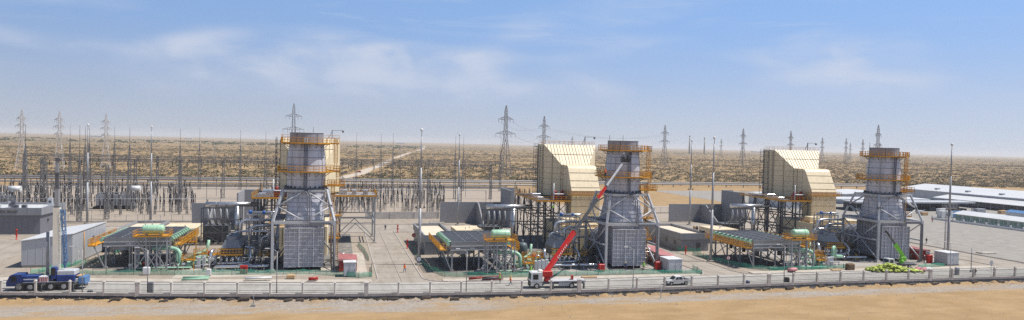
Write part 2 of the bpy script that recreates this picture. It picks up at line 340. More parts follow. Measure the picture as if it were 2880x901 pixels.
def ground_material():
    m = bpy.data.materials.new('sand'); m.use_nodes = True; t = m.node_tree; b = t.nodes['Principled BSDF']; n_ = t.nodes.new; l_ = t.links.new
    g = n_('ShaderNodeNewGeometry'); P = g.outputs['Position']; sp = n_('ShaderNodeSeparateXYZ'); l_(P, sp.inputs[0])
    def noise(scale, det=5, sx=1, sy=1, rough=.6):
        mp = n_('ShaderNodeMapping'); l_(P, mp.inputs[0]); mp.inputs['Scale'].default_value = (sx, sy, 1)
        n = n_('ShaderNodeTexNoise'); l_(mp.outputs[0], n.inputs['Vector']); n.inputs['Scale'].default_value = scale; n.inputs['Detail'].default_value = det; n.inputs['Roughness'].default_value = rough; return n.outputs[0]
    def rng_(x, a, b_, c=0, d=1):
        n = n_('ShaderNodeMapRange'); l_(x, n.inputs[0]); n.inputs[1].default_value = a; n.inputs[2].default_value = b_; n.inputs[3].default_value = c; n.inputs[4].default_value = d; return n.outputs[0]
    def mix(f, a, b_):
        n = n_('ShaderNodeMix'); n.data_type = 'RGBA'
        l_(f, n.inputs[0])
        for i, q in ((6, a), (7, b_)):
            if isinstance(q, tuple): n.inputs[i].default_value = (*q, 1)
            else: l_(q, n.inputs[i])
        return n.outputs[2]
    def mul(a, b_):
        n = n_('ShaderNodeMath'); n.operation = 'MULTIPLY'
        for i, q in enumerate((a, b_)):
            if isinstance(q, float): n.inputs[i].default_value = q
            else: l_(q, n.inputs[i])
        return n.outputs[0]
    sand = mix(rng_(noise(.12, 6, 1, 1.6), .35, .65), (.335, .222, .110), (.43, .297, .158))
    sand = mix(mul(rng_(noise(2.2, 6), .40, .70), .30), sand, (.29, .19, .10))
    near = rng_(sp.outputs['Y'], 150, 130)                    # grey broken-stone track running just outside the fence
    # distance in front of the fence, piecewise: V + slope*U
    k1 = n_('ShaderNodeMath'); k1.operation = 'MULTIPLY_ADD'; l_(sp.outputs['X'], k1.inputs[0]); k1.inputs[1].default_value = .10; l_(sp.outputs['Y'], k1.inputs[2])
    gl = mul(rng_(k1.outputs[0], 113.8, 115.4), rng_(k1.outputs[0], 123.0, 120.8))
    k2 = mul(rng_(sp.outputs['X'], 20, 45), mul(rng_(sp.outputs['Y'], 112.4, 113.8), rng_(sp.outputs['Y'], 118.2, 117.0)))
    k3 = mul(rng_(sp.outputs['X'], 38, 22), gl)
    ad = n_('ShaderNodeMath'); ad.operation = 'MAXIMUM'; l_(k2, ad.inputs[0]); l_(k3, ad.inputs[1])
    gm = mul(mul(ad.outputs[0], rng_(noise(.35, 6, .4, 1.6), .33, .52)), .95)
    sand = mix(mul(gm, near), sand, mix(rng_(noise(3.0, 6), .3, .7), (.26, .23, .20), (.43, .39, .34)))
    dark = mul(mul(rng_(noise(.5, 7, .14, 2.0, .68), .52, .68), near), .55)
    sand = mix(dark, sand, (.30, .20, .12))
    # scrub seen from far: olive-brown ground cover beyond the built shrubs
    far = rng_(sp.outputs['Y'], 450, 1000)
    scrub = mul(rng_(noise(.035, 7, .8, .55, .68), .42, .60), far)
    sand = mix(mul(scrub, .5), sand, (.19, .145, .09))
    gb = mul(rng_(noise(.003, 4, .5, 1.7), .45, .58), rng_(sp.outputs['Y'], 900, 2400))
    sand = mix(mul(gb, .75), sand, (.16, .15, .105))
    l_(sand, b.inputs['Base Color']); b.inputs['Roughness'].default_value = .95; b.inputs['Specular IOR Level'].default_value = .15
    bp = n_('ShaderNodeBump'); bp.inputs['Strength'].default_value = .5; bp.inputs['Distance'].default_value = .12; l_(noise(3.5, 6), bp.inputs['Height']); l_(bp.outputs[0], b.inputs['Normal'])
    return m
me.materials.append(ground_material())
go = link('ground', me, kind='structure')
# ------------------------------------------------------------------ yards, roads, kerbs
GRAVEL_T = M('tan_gravel', (.35, .295, .235), .95, 0, .2, 1.3, .3, 8, worldpos=True, stain=0.35)
GRAVEL_G = M('grey_gravel', (.31, .285, .25), .95, 0, .22, .35, .4, 6, worldpos=True, stain=0.22)
ASPH = M('worn_concrete_road', (.36, .315, .26), .9, 0, .13, .12, .1, 6, worldpos=True, stain=0.45)
ROADF = M('front_road', (.46, .44, .40), .9, 0, .10, .15, .1, 6, worldpos=True, stain=0.4)
PAVE = M('pale_paving', (.50, .45, .375), .9, 0, .08, .5, .1, 6, worldpos=True, stain=0.35)
SUBG = M('substation_gravel', (.37, .305, .24), .95, 0, .16, .6, .3, 6, worldpos=True)
CONC_SHADE = M('shade_dark_concrete', (.10, .09, .08), .9, 0, .4, .5, worldpos=True, col2=(.22, .205, .185))  # concrete colour darkened to paint in shade under the coolers; machine slabs share it
def strip(name, u0, u1, off0, off1, z, mat, step=4):
    mb = MB(); n = max(2, int((u1-u0)/step)); v = []
    for i in range(n+1):
        u = u0+(u1-u0)*i/n; v += [(u, fv(u)+off0, z), (u, fv(u)+off1, z)]
    mb._add(v, [(2*i, 2*i+2, 2*i+3, 2*i+1) for i in range(n)]); return struct(name, mb, mat)
def sheet(name, poly, z, mat): mb = MB(); mb._add([(x, y, z) for x, y in poly], [tuple(range(len(poly)))]); return struct(name, mb, mat)
mb = MB(); n = 60; vv = []                                    # plant yard: one gravelled sheet behind the fence
for i in range(n+1):
    u = -230+405*i/n; vv += [(u, fv(u)+.15, .0), (u, 246, .0)]
mb._add(vv, [(2*i, 2*i+2, 2*i+3, 2*i+1) for i in range(n)]); struct('yard_ground', mb, GRAVEL_T)
sheet('gravel_yard', [(173.6,117),(420,117),(420,246),(173.6,246)], .0, GRAVEL_G)
sheet('gravel_yard_rear', [(196,246),(560,246),(560,400),(196,400)], -.004, GRAVEL_G)
sheet('substation_ground', [(-330,246),(195.9,246),(195.9,292),(100,300),(100,405),(-330,405)], -.004, SUBG)
strip('front_road', -230, 176, 1.3, 11.5, .008, ROADF)
strip('footpath', -62, 7, 11.9, 14.4, .12, PAVE); strip('footpath', 21, 78, 11.9, 14.4, .12, PAVE); strip('footpath', 91, 160, 11.9, 14.4, .12, PAVE)
def cross_road(u0, u1, v1, fl=4.5, fr=4.5, name='side_road'):
    f0 = fv((u0+u1)/2)+11.4; P = []
    for i in range(7): t = math.pi/2*i/6; P.append((u0-fl+fl*math.sin(t), f0+fl-fl*math.cos(t)))
    P += [(u0, v1), (u1, v1)]
    for i in range(7): t = math.pi/2*(1-i/6); P.append((u1+fr-fr*math.sin(t), f0+fr-fr*math.cos(t)))
    sheet(name, P, .012, ASPH); jt = MB()
    for k in range(int((v1-f0)/6)): jt.box(u0+.1, u1-.1, f0+5+6*k, f0+5.09+6*k, .013, .016)
    jt.box((u0+u1)/2-.04, (u0+u1)/2+.05, f0+1, v1, .0135, .0165); struct('road_joint', jt, M('joint_filler', (.10, .095, .09), .9, 0, .3, 1)); return P
cr = [cross_road(8.3, 17.2, 212, 3.5, 4.5), cross_road(80.0, 88.2, 212), cross_road(161.6, 173.4, 212, 5, .3), cross_road(-84, -70, 200)]
sheet('back_road', [(-230,209.5),(175,209.5),(175,228),(-230,228)], .016, ASPH)
def kerb(pts, w=.22, h=.13, name='kerb'):
    mb = MB()
    for a, b in zip(pts, pts[1:]): mb.bar((a[0], a[1], h/2), (b[0], b[1], h/2), w, h)
    return struct(name, mb, KERB)
for i, (a, b) in enumerate(((-62, 4.6), (21.8, 75.6), (92.8, 156.4))): kerb([(a+(b-a)*k/16, fv(a+(b-a)*k/16)+11.7) for k in range(17)])
for P in cr[:3]: kerb(P[:8]); kerb(P[8:])
kerb([(-230,209.3),(-84.2,209.3)]); kerb([(-69.8,209.3),(8.1,209.3)]); kerb([(17.4,209.3),(79.8,209.3)]); kerb([(88.4,209.3),(161.4,209.3)]); kerb([(-230,228.3),(175,228.3)])
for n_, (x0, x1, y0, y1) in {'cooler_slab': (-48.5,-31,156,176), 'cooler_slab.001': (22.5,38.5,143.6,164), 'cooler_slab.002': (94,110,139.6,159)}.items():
    sheet('cooler_slab', [(x0,y0),(x1,y0),(x1,y1),(x0,y1)], .02, CONC_SHADE)
for (x0, x1, y0, y1) in ((-31,6.5,144.5,172),(39,79,137.5,165),(110,158,139,166)): sheet('machine_slab', [(x0,y0),(x1,y0),(x1,y1),(x0,y1)], .016, PAVE if x0 < 0 else CONC)
for (x0, x1, y0, y1) in ((-24,4,152,206),(46,77,147,200),(121,154,148,202)): sheet('machine_slab', [(x0,y0),(x1,y0),(x1,y1),(x0,y1)], .024, CONC_SHADE)
# sandy track winding to the horizon, and the low walls / pipelines behind the substation
mb = MB(); tr = [(-30,440,9),(2,500,9),(17,568,9),(40,720,8),(75,999,8),(150,1500,9),(295,2428,11),(520,4200,14)]; v = []
for u, q, w in tr:
    zz0 = float(ground_height(np.array([u]), np.array([q]))[0]); v += [(u-w, q, zz0+.9), (u+w, q, zz0+.9)]
vv = []; 
for i in range(len(tr)-1):
    for k in range(12):
        t = k/12; u = tr[i][0]*(1-t)+tr[i+1][0]*t; q = tr[i][1]*(1-t)+tr[i+1][1]*t; w = (tr[i][2]*(1-t)+tr[i+1][2]*t)*.55
        h = float(ground_height(np.array([u-w, u, u+w]), np.array([q, q, q])).max())+.12; vv += [(u-w, q, h), (u+w, q, h)]
mb._add(vv, [(2*i, 2*i+1, 2*i+3, 2*i+2) for i in range(len(vv)//2-1)]); struct('desert_track', mb, M('track_sand', (.52, .44, .35), .95, 0, .12, .3, worldpos=True))
rd = random.Random(17); mb = MB(); sp_ = []
for k in range(2600):
    u = rd.uniform(-70, 165); q_ = fv(u)-rd.choice((rd.uniform(1.8,4.5), rd.uniform(3,12), rd.uniform(6,40)))
    if q_ > 84: sp_.append((u, q_))
hs_ = ground_height(np.array([p[0] for p in sp_]), np.array([p[1] for p in sp_]))-.03
for (u, q_), h in zip(sp_, hs_):
    h = float(h); r_ = rd.uniform(.05, .16)*(1.5 if rd.random() < .06 else 1); a = rd.uniform(0, 3)
    mb._add([(u+r_*math.cos(a), q_+r_*math.sin(a), h-.02), (u-r_*math.sin(a), q_+r_*math.cos(a), h-.02), (u-r_*math.cos(a)*.9, q_-r_*math.sin(a), h-.02), (u+r_*math.sin(a), q_-r_*math.cos(a)*.8, h-.02), (u+rd.uniform(-.3,.3)*r_, q_, h+r_*.8)], [(0,1,4),(1,2,4),(2,3,4),(3,0,4)])
tag(mb.build('loose_stones', M('stone', (.27, .22, .17), .9, 0, .4, .9, worldpos=True, col2=(.42, .37, .31))), 'small loose stones scattered over the sand outside the fence', 'stones', kind='stuff')
# ================================================================== boundary fence
WIDE = [-72.0, -33.2, 5.4, 45.0, 86.5, 127.2, 168.0]
posts = []
for a, b in zip(WIDE, WIDE[1:]):
    for k in range(7): posts.append((a+(b-a)*k/7, k == 0))
posts.append((WIDE[-1], True)); posts = [p for p in posts if -67 < p[0] < 160]
fence = thing('perimeter_fence', 'long low white masonry fence with iron railings along the front of the plant', 'fence', (0, 0, 0))
def post_mesh(w):
    mb = MB(); mb.bevbox(-w/2, w/2, -.19, .19, 0, 2.45, .03); mb.box(-w/2-.06, w/2+.06, -.25, .25, 2.45, 2.55)
    c = [(-w/2-.02,-.2,2.55),(w/2+.02,-.2,2.55),(w/2+.02,.2,2.55),(-w/2-.02,.2,2.55)]; mb.hexa(c, [(x*.35, y*.35, 2.78) for x, y, z in c]); return mb.mesh('post', CONCW)
PM = {False: post_mesh(.33), True: post_mesh(.8)}
for u, wide in posts: link('post', PM[wide], fence, (u, fv(u), -.10))
for (a, wa), (b, wb) in zip(posts, posts[1:]):
    A = Vector((a, fv(a), 0)); B = Vector((b, fv(b), 0)); d = (B-A).normalized(); nrm = Vector((-d.y, d.x, 0))
    p = MB(); p.bar(A+d*(.43 if wa else .2)+Vector((0,0,-.28)), B-d*(.43 if wb else .2)+Vector((0,0,-.28)), .34, 1.44); p.build('plinth', CONCW, fence)
    p = MB(); p.bar(A+Vector((0,0,.48))+d*(.44 if wa else .21), B+Vector((0,0,.48))-d*(.44 if wb else .21), .42, .07); p.build('coping', CONCW, fence)
    p = MB(); A2 = A+d*(.44 if wa else .2); B2 = B-d*(.44 if wb else .2); L = (B2-A2).length
    for z in (.68, 1.02, 2.02): p.bar(A2+Vector((0,0,z)), B2+Vector((0,0,z)), .05, .05)
    n = int(L/.19)
    for i in range(1, n): q_ = A2.lerp(B2, i/n); p.bar(q_+Vector((0,0,.55)), q_+Vector((0,0,2.22)), .03)
    p.build('railing_panel', IRON, fence, kind='stuff')
# black damp-proof sheet hanging below the plinth, and turned-up slabs lying along the trench
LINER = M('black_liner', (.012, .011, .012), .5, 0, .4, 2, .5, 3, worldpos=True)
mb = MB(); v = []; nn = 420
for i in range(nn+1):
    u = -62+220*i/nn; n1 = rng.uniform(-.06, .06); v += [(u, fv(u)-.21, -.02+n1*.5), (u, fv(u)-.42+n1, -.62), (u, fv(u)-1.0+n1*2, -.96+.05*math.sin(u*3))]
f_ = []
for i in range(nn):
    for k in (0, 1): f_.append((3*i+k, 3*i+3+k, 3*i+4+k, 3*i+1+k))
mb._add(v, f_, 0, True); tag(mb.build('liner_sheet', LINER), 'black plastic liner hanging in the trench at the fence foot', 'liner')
CLOD = M('dark_clod', (.075, .058, .045), .9, 0, .4, 1.5, .4, 5, worldpos=True)
rr = random.Random(11); vari = []
for k in range(6):
    mb = MB(); L = 1.5+.5*rr.random()
    top = [(-L/2*rr.uniform(.8,1), -.32, .26+.1*rr.random()), (L/2*rr.uniform(.8,1), -.3, .3+.1*rr.random()), (L/2*rr.uniform(.8,1), .3, .34+.1*rr.random()), (-L/2*rr.uniform(.8,1), .28, .3)]
    mb.hexa([(-L/2,-.4,0),(L/2,-.38,0),(L/2,.4,0),(-L/2,.38,0)], top); vari.append(mb.mesh('spoil_slab', CLOD))
u = -52.5
while u < 152:
    y = fv(u)-2.75+rr.uniform(-.2,.2); h = float(ground_height(np.array([u]), np.array([y]))[0])
    o = link('spoil_slab', vari[rr.randrange(6)], None, (u, y, h-.14)); o.rotation_euler = (rr.uniform(-.1,.1), rr.uniform(-.08,.08), rr.uniform(-.12,.12)); o.scale = (rr.uniform(.7,1.15), 1, rr.uniform(.6,1.0))
    tag(o, 'dark broken slab lying on the sand berm below the fence', 'slab', 'dark slabs lying along the trench in front of the fence')
    u += rr.choice((1.9, 2.3, 5.0, 5.4, 5.8))
# ================================================================== shrubs
SHR = [M('shrub_olive', (.125, .108, .066), .9, 0, .35, 1.2), M('shrub_grey', (.19, .16, .115), .9, 0, .3, 1.2), M('shrub_green', (.075, .10, .04), .9, 0, .35, 1.2)]
def shrub_geo(rd, nleaf, r=1.0, h=.62):
    V_, F_ = [], []
    for i in range(nleaf):
        t = rd.uniform(0, 6.283); rad = r*rd.random()**.55; hh = h*(1-.55*(rad/r)**2)*rd.uniform(.35, 1.08)
        c = Vector((rad*math.cos(t), rad*math.sin(t), hh)); s_ = rd.uniform(.20, .38)*r
        a = Vector((rd.gauss(0,1), rd.gauss(0,1), rd.gauss(0,.6))).normalized()*s_; b = Vector((rd.gauss(0,1), rd.gauss(0,1), rd.gauss(0,1))).normalized()*s_*.8
        o = len(V_); V_ += [tuple(c-a*.6-b*.3), tuple(c+a*.6-b*.4), tuple(c+a*.2+b), tuple(c-a*.5+b*.6)]; F_.append((o, o+1, o+2, o+3))
    # stems from the root, inside the leaf mass
    for i in range(4):
        t = rd.uniform(0, 6.283); e = Vector((.6*r*math.cos(t), .6*r*math.sin(t), h*.6)); o = len(V_)
        V_ += [(-.03,0,0),(.03,0,0),tuple(e+Vector((.02,.02,0))),tuple(e-Vector((.02,.02,0)))]; F_.append((o,o+1,o+2,o+3))
    return V_, F_
rs = random.Random(23)
def on_site(u, v):
    if v < 452: return True
    c = np.interp(v, [440,500,568,720,999,1500,2428,4200], [-30,2,17,40,75,150,295,520])
    return abs(u-c) < 8
def in_view(u, v): 
    x = u*math.cos(R(YAW)) - v*math.sin(R(YAW)); z = u*math.sin(R(YAW)) + v*math.cos(R(YAW)); return z > 50 and abs(x/z) < .80
# the nearest ones as shrubs of their own
vari = []
for k in range(7):
    V_, F_ = shrub_geo(rs, 46); me = bpy.data.meshes.new('shrub'); me.from_pydata(V_, [], F_); me.materials.append(SHR[(0,1,0,2,1,0,2)[k]]); vari.append(me)
cand = []
while len(cand) < 290:
    v = 455+520*rs.random()**1.7; u = rs.uniform(-.75, 1.35)*v
    if on_site(u, v) or not in_view(u, v): continue
    d = float(fbm(np.array([u*.02]), np.array([v*.03]), 3, 77)[0])
    if rs.random() > (d-.18)*3: continue
    cand.append((u, v))
for u, v in cand:
    h = float(ground_height(np.array([u]), np.array([v]))[0]); o = link('desert_shrub', vari[rs.randrange(7)], None, (u, v, h-.05))
    s_ = rs.uniform(1.0, 2.5); o.scale = (s_*rs.uniform(.8,1.3), s_, s_*rs.uniform(.7,1.05)); o.rotation_euler = (0, 0, rs.uniform(0, 6.28))
    tag(o, 'dry olive scrub bush on the bare sand just beyond the plant', 'shrub', 'scrub bushes on the near sand')
# the countless rest
def scatter(name, label, count, v0, v1, power, nleaf, smin, smax, nvar, seed, thr):
    rd = random.Random(seed); gs = [shrub_geo(rd, nleaf) for _ in range(nvar)]
    gv = [np.array(g[0]) for g in gs]; nf = len(gs[0][1]); nvt = len(gs[0][0])
    r_ = np.random.default_rng(seed); A = []; B = []
    while sum(len(x) for x in A) < count:
        v = v0+(v1-v0)*r_.random(60000)**power; z = 0
        u = (r_.random(60000)*2.2-.78)*v
        x = u*math.cos(R(YAW))-v*math.sin(R(YAW)); zc = u*math.sin(R(YAW))+v*math.cos(R(YAW)); ok = (np.abs(x/zc) < .82)
        ok &= r_.random(60000) < np.clip((fbm(u*.012, v*.02, 3, 77)-thr)*4, .04, 1)
        ok &= np.abs(u-np.interp(v, [440,500,568,720,999,1500,2428,4200], [-30,2,17,40,75,150,295,520])) > 9
        A.append(u[ok]); B.append(v[ok])
    u = np.concatenate(A)[:count]; v = np.concatenate(B)[:count]; h = ground_height(u, v)
    s_ = smin+(smax-smin)*r_.random(count)**1.6; th = r_.random(count)*6.283; k = r_.integers(0, nvar, count)
    G_ = np.stack(gv)[k]; ct, st_ = np.cos(th)[:,None], np.sin(th)[:,None]
    X = (G_[...,0]*ct-G_[...,1]*st_)*s_[:,None]*1.15+u[:,None]; Y = (G_[...,0]*st_+G_[...,1]*ct)*s_[:,None]+v[:,None]; Zq = G_[...,2]*s_[:,None]*.85+h[:,None]-.05
    co = np.stack([X, Y, Zq], -1).reshape(-1, 3).astype(np.float32); fi = (np.arange(count)[:,None,None]*nvt + np.array(gs[0][1])[None]).reshape(-1, 4).astype(np.int32)
    me = bpy.data.meshes.new(name); me.vertices.add(len(co)); me.vertices.foreach_set('co', co.ravel()); me.loops.add(fi.size); me.loops.foreach_set('vertex_index', fi.ravel())
    me.polygons.add(len(fi)); me.polygons.foreach_set('loop_start', np.arange(0, fi.size, 4, dtype=np.int32))
    me.polygons.foreach_set('material_index', np.repeat(r_.choice([0,0,1,1,1,2], count), nf).astype(np.int32))
    for m in SHR: me.materials.append(m)
    me.update(); me.validate(); o = link(name, me); tag(o, label, 'scrub', kind='stuff'); return o
scatter('scrub_vegetation', 'mottled olive and brown scrub covering the desert behind the plant', 30000, 470, 1500, 1.3, 12, 1.2, 3.4, 14, 5, .12)
scatter('far_scrub_vegetation', 'hazy far scrub thinning out towards the desert horizon', 17000, 1300, 4200, 1.35, 7, 2.0, 5.6, 8, 6, .16)
# dark tree belt and pale town blocks on the horizon
rd = random.Random(4)
bt = MB()
for k in range(260):
    v = rd.uniform(2300, 3600); u = rd.uniform(-.72, .12)*v; s_ = rd.uniform(4, 9); h = float(ground_height(np.array([u]), np.array([v]))[0])
    for j in range(7):
        a = rd.uniform(0, 6.28); c = Vector((u+rd.gauss(0, s_), v+rd.gauss(0, s_*.5), h+rd.uniform(1, s_*.55))); r_ = s_*rd.uniform(.25,.5)
        bt._add([tuple(c+Vector((-r_,0,-r_*.6))), tuple(c+Vector((r_,0,-r_*.5))), tuple(c+Vector((r_*.5,.4*r_,r_*.6))), tuple(c+Vector((-r_*.6,-.3*r_,r_*.5)))], [(0,1,2,3)])
tag(bt.build('treeline', SHR[2]), 'dark green belt of trees far out near the horizon', 'trees', kind='stuff')
for k, (u, v, w, d, h, lab) in enumerate(((-1900, 6200, 90, 40, 12, 'pale hall far off at the horizon behind the substation'), (-1250, 6400, 60, 40, 9, 'tiny pale house far off behind the front lightning masts'), (2300, 5200, 260, 60, 22, 'long hazy white works hall beside the rightmost exhaust stack on the horizon'), (2000, 5600, 120, 50, 34, 'hazy grey works block on the horizon behind the rightmost exhaust stack'), (3700, 5400, 150, 50, 12, 'low hazy hall on the horizon at the right edge'), (600, 6800, 80, 40, 12, 'tiny pale building on the horizon above the sandy track'))):
    t = thing('distant_building', lab, 'building', (u, v, -1)); m = MB(); m.box(-w/2, w/2, -d/2, d/2, 0, h); m.build('wall', WHITE, t)
    m = MB(); m.prism([(-d/2-2, h), (d/2+2, h), (0, h*1.2)], 'x', -w/2-1, w/2+1); m.build('roof', WROOF, t)
    for j in range(4): m = MB(); m.box(-w/2+w*(j+.3)/4, -w/2+w*(j+.7)/4, -d/2-.3, -d/2+.1, h*.35, h*.6); m.build('window', GLASS, t)
# ================================================================== pylons
def pylon_mesh(H_, mat, kind=0, w=.22):
    base = H_*.15; mb = MB()
    mb.lattice((0,0,0), (0,0,H_*.52), base, H_*.045, 6, w); body = mb.mesh('tower_body', mat)
    mb = MB(); mb.lattice((0,0,H_*.52), (0,0,H_*.93), H_*.045, H_*.03, 7, w*.8); mb.lattice((0,0,H_*.93), (0,0,H_), H_*.03, H_*.008, 3, w*.6); head = mb.mesh('tower_head', mat)
    arms = []
    for z, L in (((.60, .155), (.80, .115)) if kind == 0 else ((.60, .075), (.72, .09), (.84, .07))):
        mb = MB()
        for s_ in (-1, 1):
            tip = Vector((s_*L*H_, 0, z*H_+.01*H_))
            for y in (-1, 1):
                rt = Vector((s_*.02*H_, y*.02*H_, z*H_)); r2 = rt+Vector((0,0,.045*H_))
                mb.bar(rt, tip, w); mb.bar(r2, tip, w*.8)
                for t in (.3, .6): mb.bar(rt.lerp(tip, t), r2.lerp(tip, t-.15), w*.6)
            for t in (1, .55): q_ = tip.lerp(Vector((0,0,z*H_)), 1-t); mb.bar(q_, q_-Vector((0,0,.05*H_)), w*.7)
        arms.append(mb.mesh('cross_arm', mat))
    return body, head, arms
def pylon(u, v, pm, lab, rz=.25, s_=1.0, group=None):
    t = thing('transmission_pylon', lab, 'pylon', (u, v, float(ground_height(np.array([u]), np.array([v]))[0])-.4), rz, group); t.scale = (s_,)*3
    link('tower_body', pm[0], t); link('tower_head', pm[1], t)
    for a in pm[2]: link('cross_arm', a, t)
    return t
PG = pylon_mesh(59, PYL, 0, .28); PW = pylon_mesh(44, WHITE_L, 1, .22); PF = pylon_mesh(59, PYL, 0, .32)
pylon(133, 541, PG, 'tallest lattice transmission pylon behind the substation, left of the middle filter house')
def at_px(x, dist):                                          # compass bearing of a far pylon read off the photograph, then its distance
    a = math.atan((x-1440)/1911.0)+R(YAW); return (dist*math.sin(a), dist*math.cos(a))
for x, d, lab, rz in ((824, 640, 'grey transmission pylon rising directly behind the leftmost exhaust stack', .2), (1528, 745, 'transmission pylon rising behind the tan filter house of the middle unit', .3), (1868, 975, 'transmission pylon just right of the middle exhaust stack', .3),
                      (2088, 1090, 'transmission pylon left of the right tan filter house', .3), (2222, 1210, 'transmission pylon showing above the roof of the right tan filter house', .3), (2467, 880, 'lattice pylon rising directly behind the rightmost exhaust stack', .35)):
    u, v = at_px(x, d); pylon(u, v, PG if d < 900 else PF, lab, rz)
for x, d, lab in ((2311, 1720, 'small hazy pylon right of the roof crane on the right filter house'), (2378, 1780, 'small hazy pylon in the middle of the gap left of the right stack'), (2425, 1850, 'small hazy pylon close left of the rightmost stack'), (2027, 2300, 'tiny hazy pylon between the two front right masts and the right filter house'), (1608, 2300, 'tiny hazy pylon between middle filter house and middle stack'), (2390, 2500, 'tiniest hazy pylon far behind the gap left of the right stack')):
    u, v = at_px(x, d); pylon(u, v, PF, lab, .3)
for x, v_, lab in ((60, 560, 'white lattice line tower nearest the left edge'), (166, 567, 'white lattice line tower above the blue crane boom'), (297, 600, 'white lattice line tower between the two rear-left masts')):
    a = math.atan((x-1440)/1911.0)+R(YAW); pylon(v_*math.tan(a), v_, PW, lab, .15)
u, v = at_px(1938, 2600)
def chimney(u, v, H_, lab):
    t = thing('distant_chimney', lab, 'chimney', (u, v, -1)); m = MB(); m.lathe([(H_*.05,0),(H_*.03,H_*.95)], 12); m.build('shaft', CONC, t); m = MB(); m.lathe([(H_*.036,H_*.95),(H_*.036,H_)], 12); m.build('cap', STEEL_D, t)
u, v = at_px(1938, 3200); chimney(u, v, 84, 'hazy thin chimney on the horizon right of the middle stack')
u, v = at_px(1980, 3300); chimney(u, v, 78, 'hazy chimney on the horizon behind the front right mast pair')
# ================================================================== gas turbine units
UNITS = {1: (-6.6, 148.3, R(0)), 2: (64.8, 141.4, R(-1.5)), 3: (139.6, 143.0, R(-5))}
WHO = {1: 'leftmost unit', 2: 'middle unit behind the red crane', 3: 'rightmost unit beside the gravel yard'}
def place(proto, labels, group, skip={}):                    # proto sits at unit 1's frame; copies for units 2 and 3
    tr = snapshot(proto); lx, ly = proto.location.x, proto.location.y; lz = proto.location.z; r0 = proto.rotation_euler.z
    out = {}
    for k in (3, 2, 1):
        if k not in labels: continue
        ou, ov, oa = UNITS[k]; c, s_ = math.cos(oa), math.sin(oa); p = (ou+lx*c-ly*s_, ov+lx*s_+ly*c, lz)
        if k == min(labels): proto.location = p; proto.rotation_euler.z = r0+oa; proto['label'] = labels[k]; proto['group'] = group; out[k] = proto
        else: out[k] = copy_tree(tr, labels[k], p, r0+oa, group=group, skip=skip.get(k, ()))
    return out
# ---- exhaust stack
CX, CY = 0.0, 7.0
st = thing('exhaust_stack', 'x', 'exhaust stack', (CX, CY, 0))
prof = [(4.0,17.35),(4.04,19.1),(4.07,20.7),(4.05,22.3),(3.98,23.9),(3.82,25.4),(3.62,26.9)]
for (r0, z0), (r1, z1) in zip(prof, prof[1:]):
    m = MB(); m.lathe([(r0,z0+.02),(r1,z1-.02)], 40, caps=(False, False)); m.build('shell_strake', CLAD, st)
    m = MB(); m.lathe([(r1+.005,z1-.05),(r1+.05,z1-.04),(r1+.05,z1+.04),(r1+.005,z1+.05)], 40, caps=(False, False)); m.build('seam_ring', STEEL_D if r1 > 3.9 and abs(z1-23.9) < .1 else CLAD2, st)
m = MB(); m.lathe([(3.58,26.95),(3.52,29.14)], 40, caps=(False, False)); m.build('top_band', CLAD2, st)
m = MB(); m.lathe([(3.3,17.5),(3.4,20),(3.40,29.14)][::-1], 40, caps=(False, False)); m.build('inner_liner', DARK, st)
m = MB(); m.lathe([(3.55,29.14),(3.60,29.14),(3.60,29.24),(3.38,29.24)], 40, caps=(False, False)); m.build('rim', STEEL_D, st)
for k in range(7):
    t = 2*math.pi*(k+.35)/7; m = MB()
    for (r0, z0), (r1, z1) in zip(prof, prof[1:]): m.bar(((r0+.02)*math.cos(t), (r0+.02)*math.sin(t), z0), ((r1+.02)*math.cos(t), (r1+.02)*math.sin(t), z1), .09, .07)
    m.build('vertical_seam', CLAD2, st)
for k in range(5):
    t = 2*math.pi*(k+.3)/5; m = MB(); m.bar((3.57*math.cos(t), 3.57*math.sin(t), 27), (3.55*math.cos(t), 3.55*math.sin(t), 29.2), .10); m.build('rib', STEEL_D, st)
m = MB(); m.lathe([(4.0,17.05),(4.55,17.05),(4.55,17.35),(4.0,17.35)], 40, caps=(False, False)); m.build('base_flange', STEEL_D, st)
for k in range(24):
    t = 2*math.pi*k/24
    if k == 0: bm_ = MB().box(4.05, 4.5, -.05, .05, 17.36, 17.75).mesh('gusset', STEEL_D)
    o = link('gusset', bm_, st); o.rotation_euler = (0, 0, t)
def octo(rad, k=.5):
    a = rad; b = rad*k; return [(-b,-a),(b,-a),(a,-b),(a,b),(b,a),(-b,a),(-a,b),(-a,-b)]
def deck(rad, z, inner, nm='walkway'):
    o = octo(rad); m = MB(); n = 8; inn = [(inner*math.cos(math.atan2(y,x)), inner*math.sin(math.atan2(y,x))) for x, y in o]
    v = [(x,y,z) for x,y in o]+[(x,y,z) for x,y in inn]+[(x,y,z-.14) for x,y in o]+[(x,y,z-.14) for x,y in inn]; f = []
    for i in range(n):
        j = (i+1)%n; f += [(i,j,n+j,n+i), (2*n+j,2*n+i,3*n+i,3*n+j), (2*n+i,2*n+j,j,i), (n+i,n+j,3*n+j,3*n+i)]
    m._add(v, f); d = m.build(nm, YEL, st)
    m = MB(); railing(m, o, z, 1.2, True, 1.1, .09); m.build('railing', YEL, d)
    for k in range(16):
        t = 2*math.pi*(k+.5)/16; m = MB(); e = rad*.97
        m.bar((inner*math.cos(t), inner*math.sin(t), z-.25), (e*math.cos(t), e*math.sin(t), z-.2), .09, .14); m.bar((inner*math.cos(t), inner*math.sin(t), z-1.1), (e*.93*math.cos(t), e*.93*math.sin(t), z-.25), .08)
        m.build('bracket', STEEL_D, d)
    return d
deck(5.15, 27.0, 3.62); deck(5.75, 20.9, 4.08)
m = MB(); m.box(2.5, 8.2, -1.6, 2.2, 17.62, 17.76); d = m.build('landing', YEL, st)
m = MB(); railing(m, [(2.8,-1.6),(8.2,-1.6),(8.2,2.2),(4.5,2.2)], 17.76, 1.15, False, 1.0, .09); m.build('railing', YEL, d)
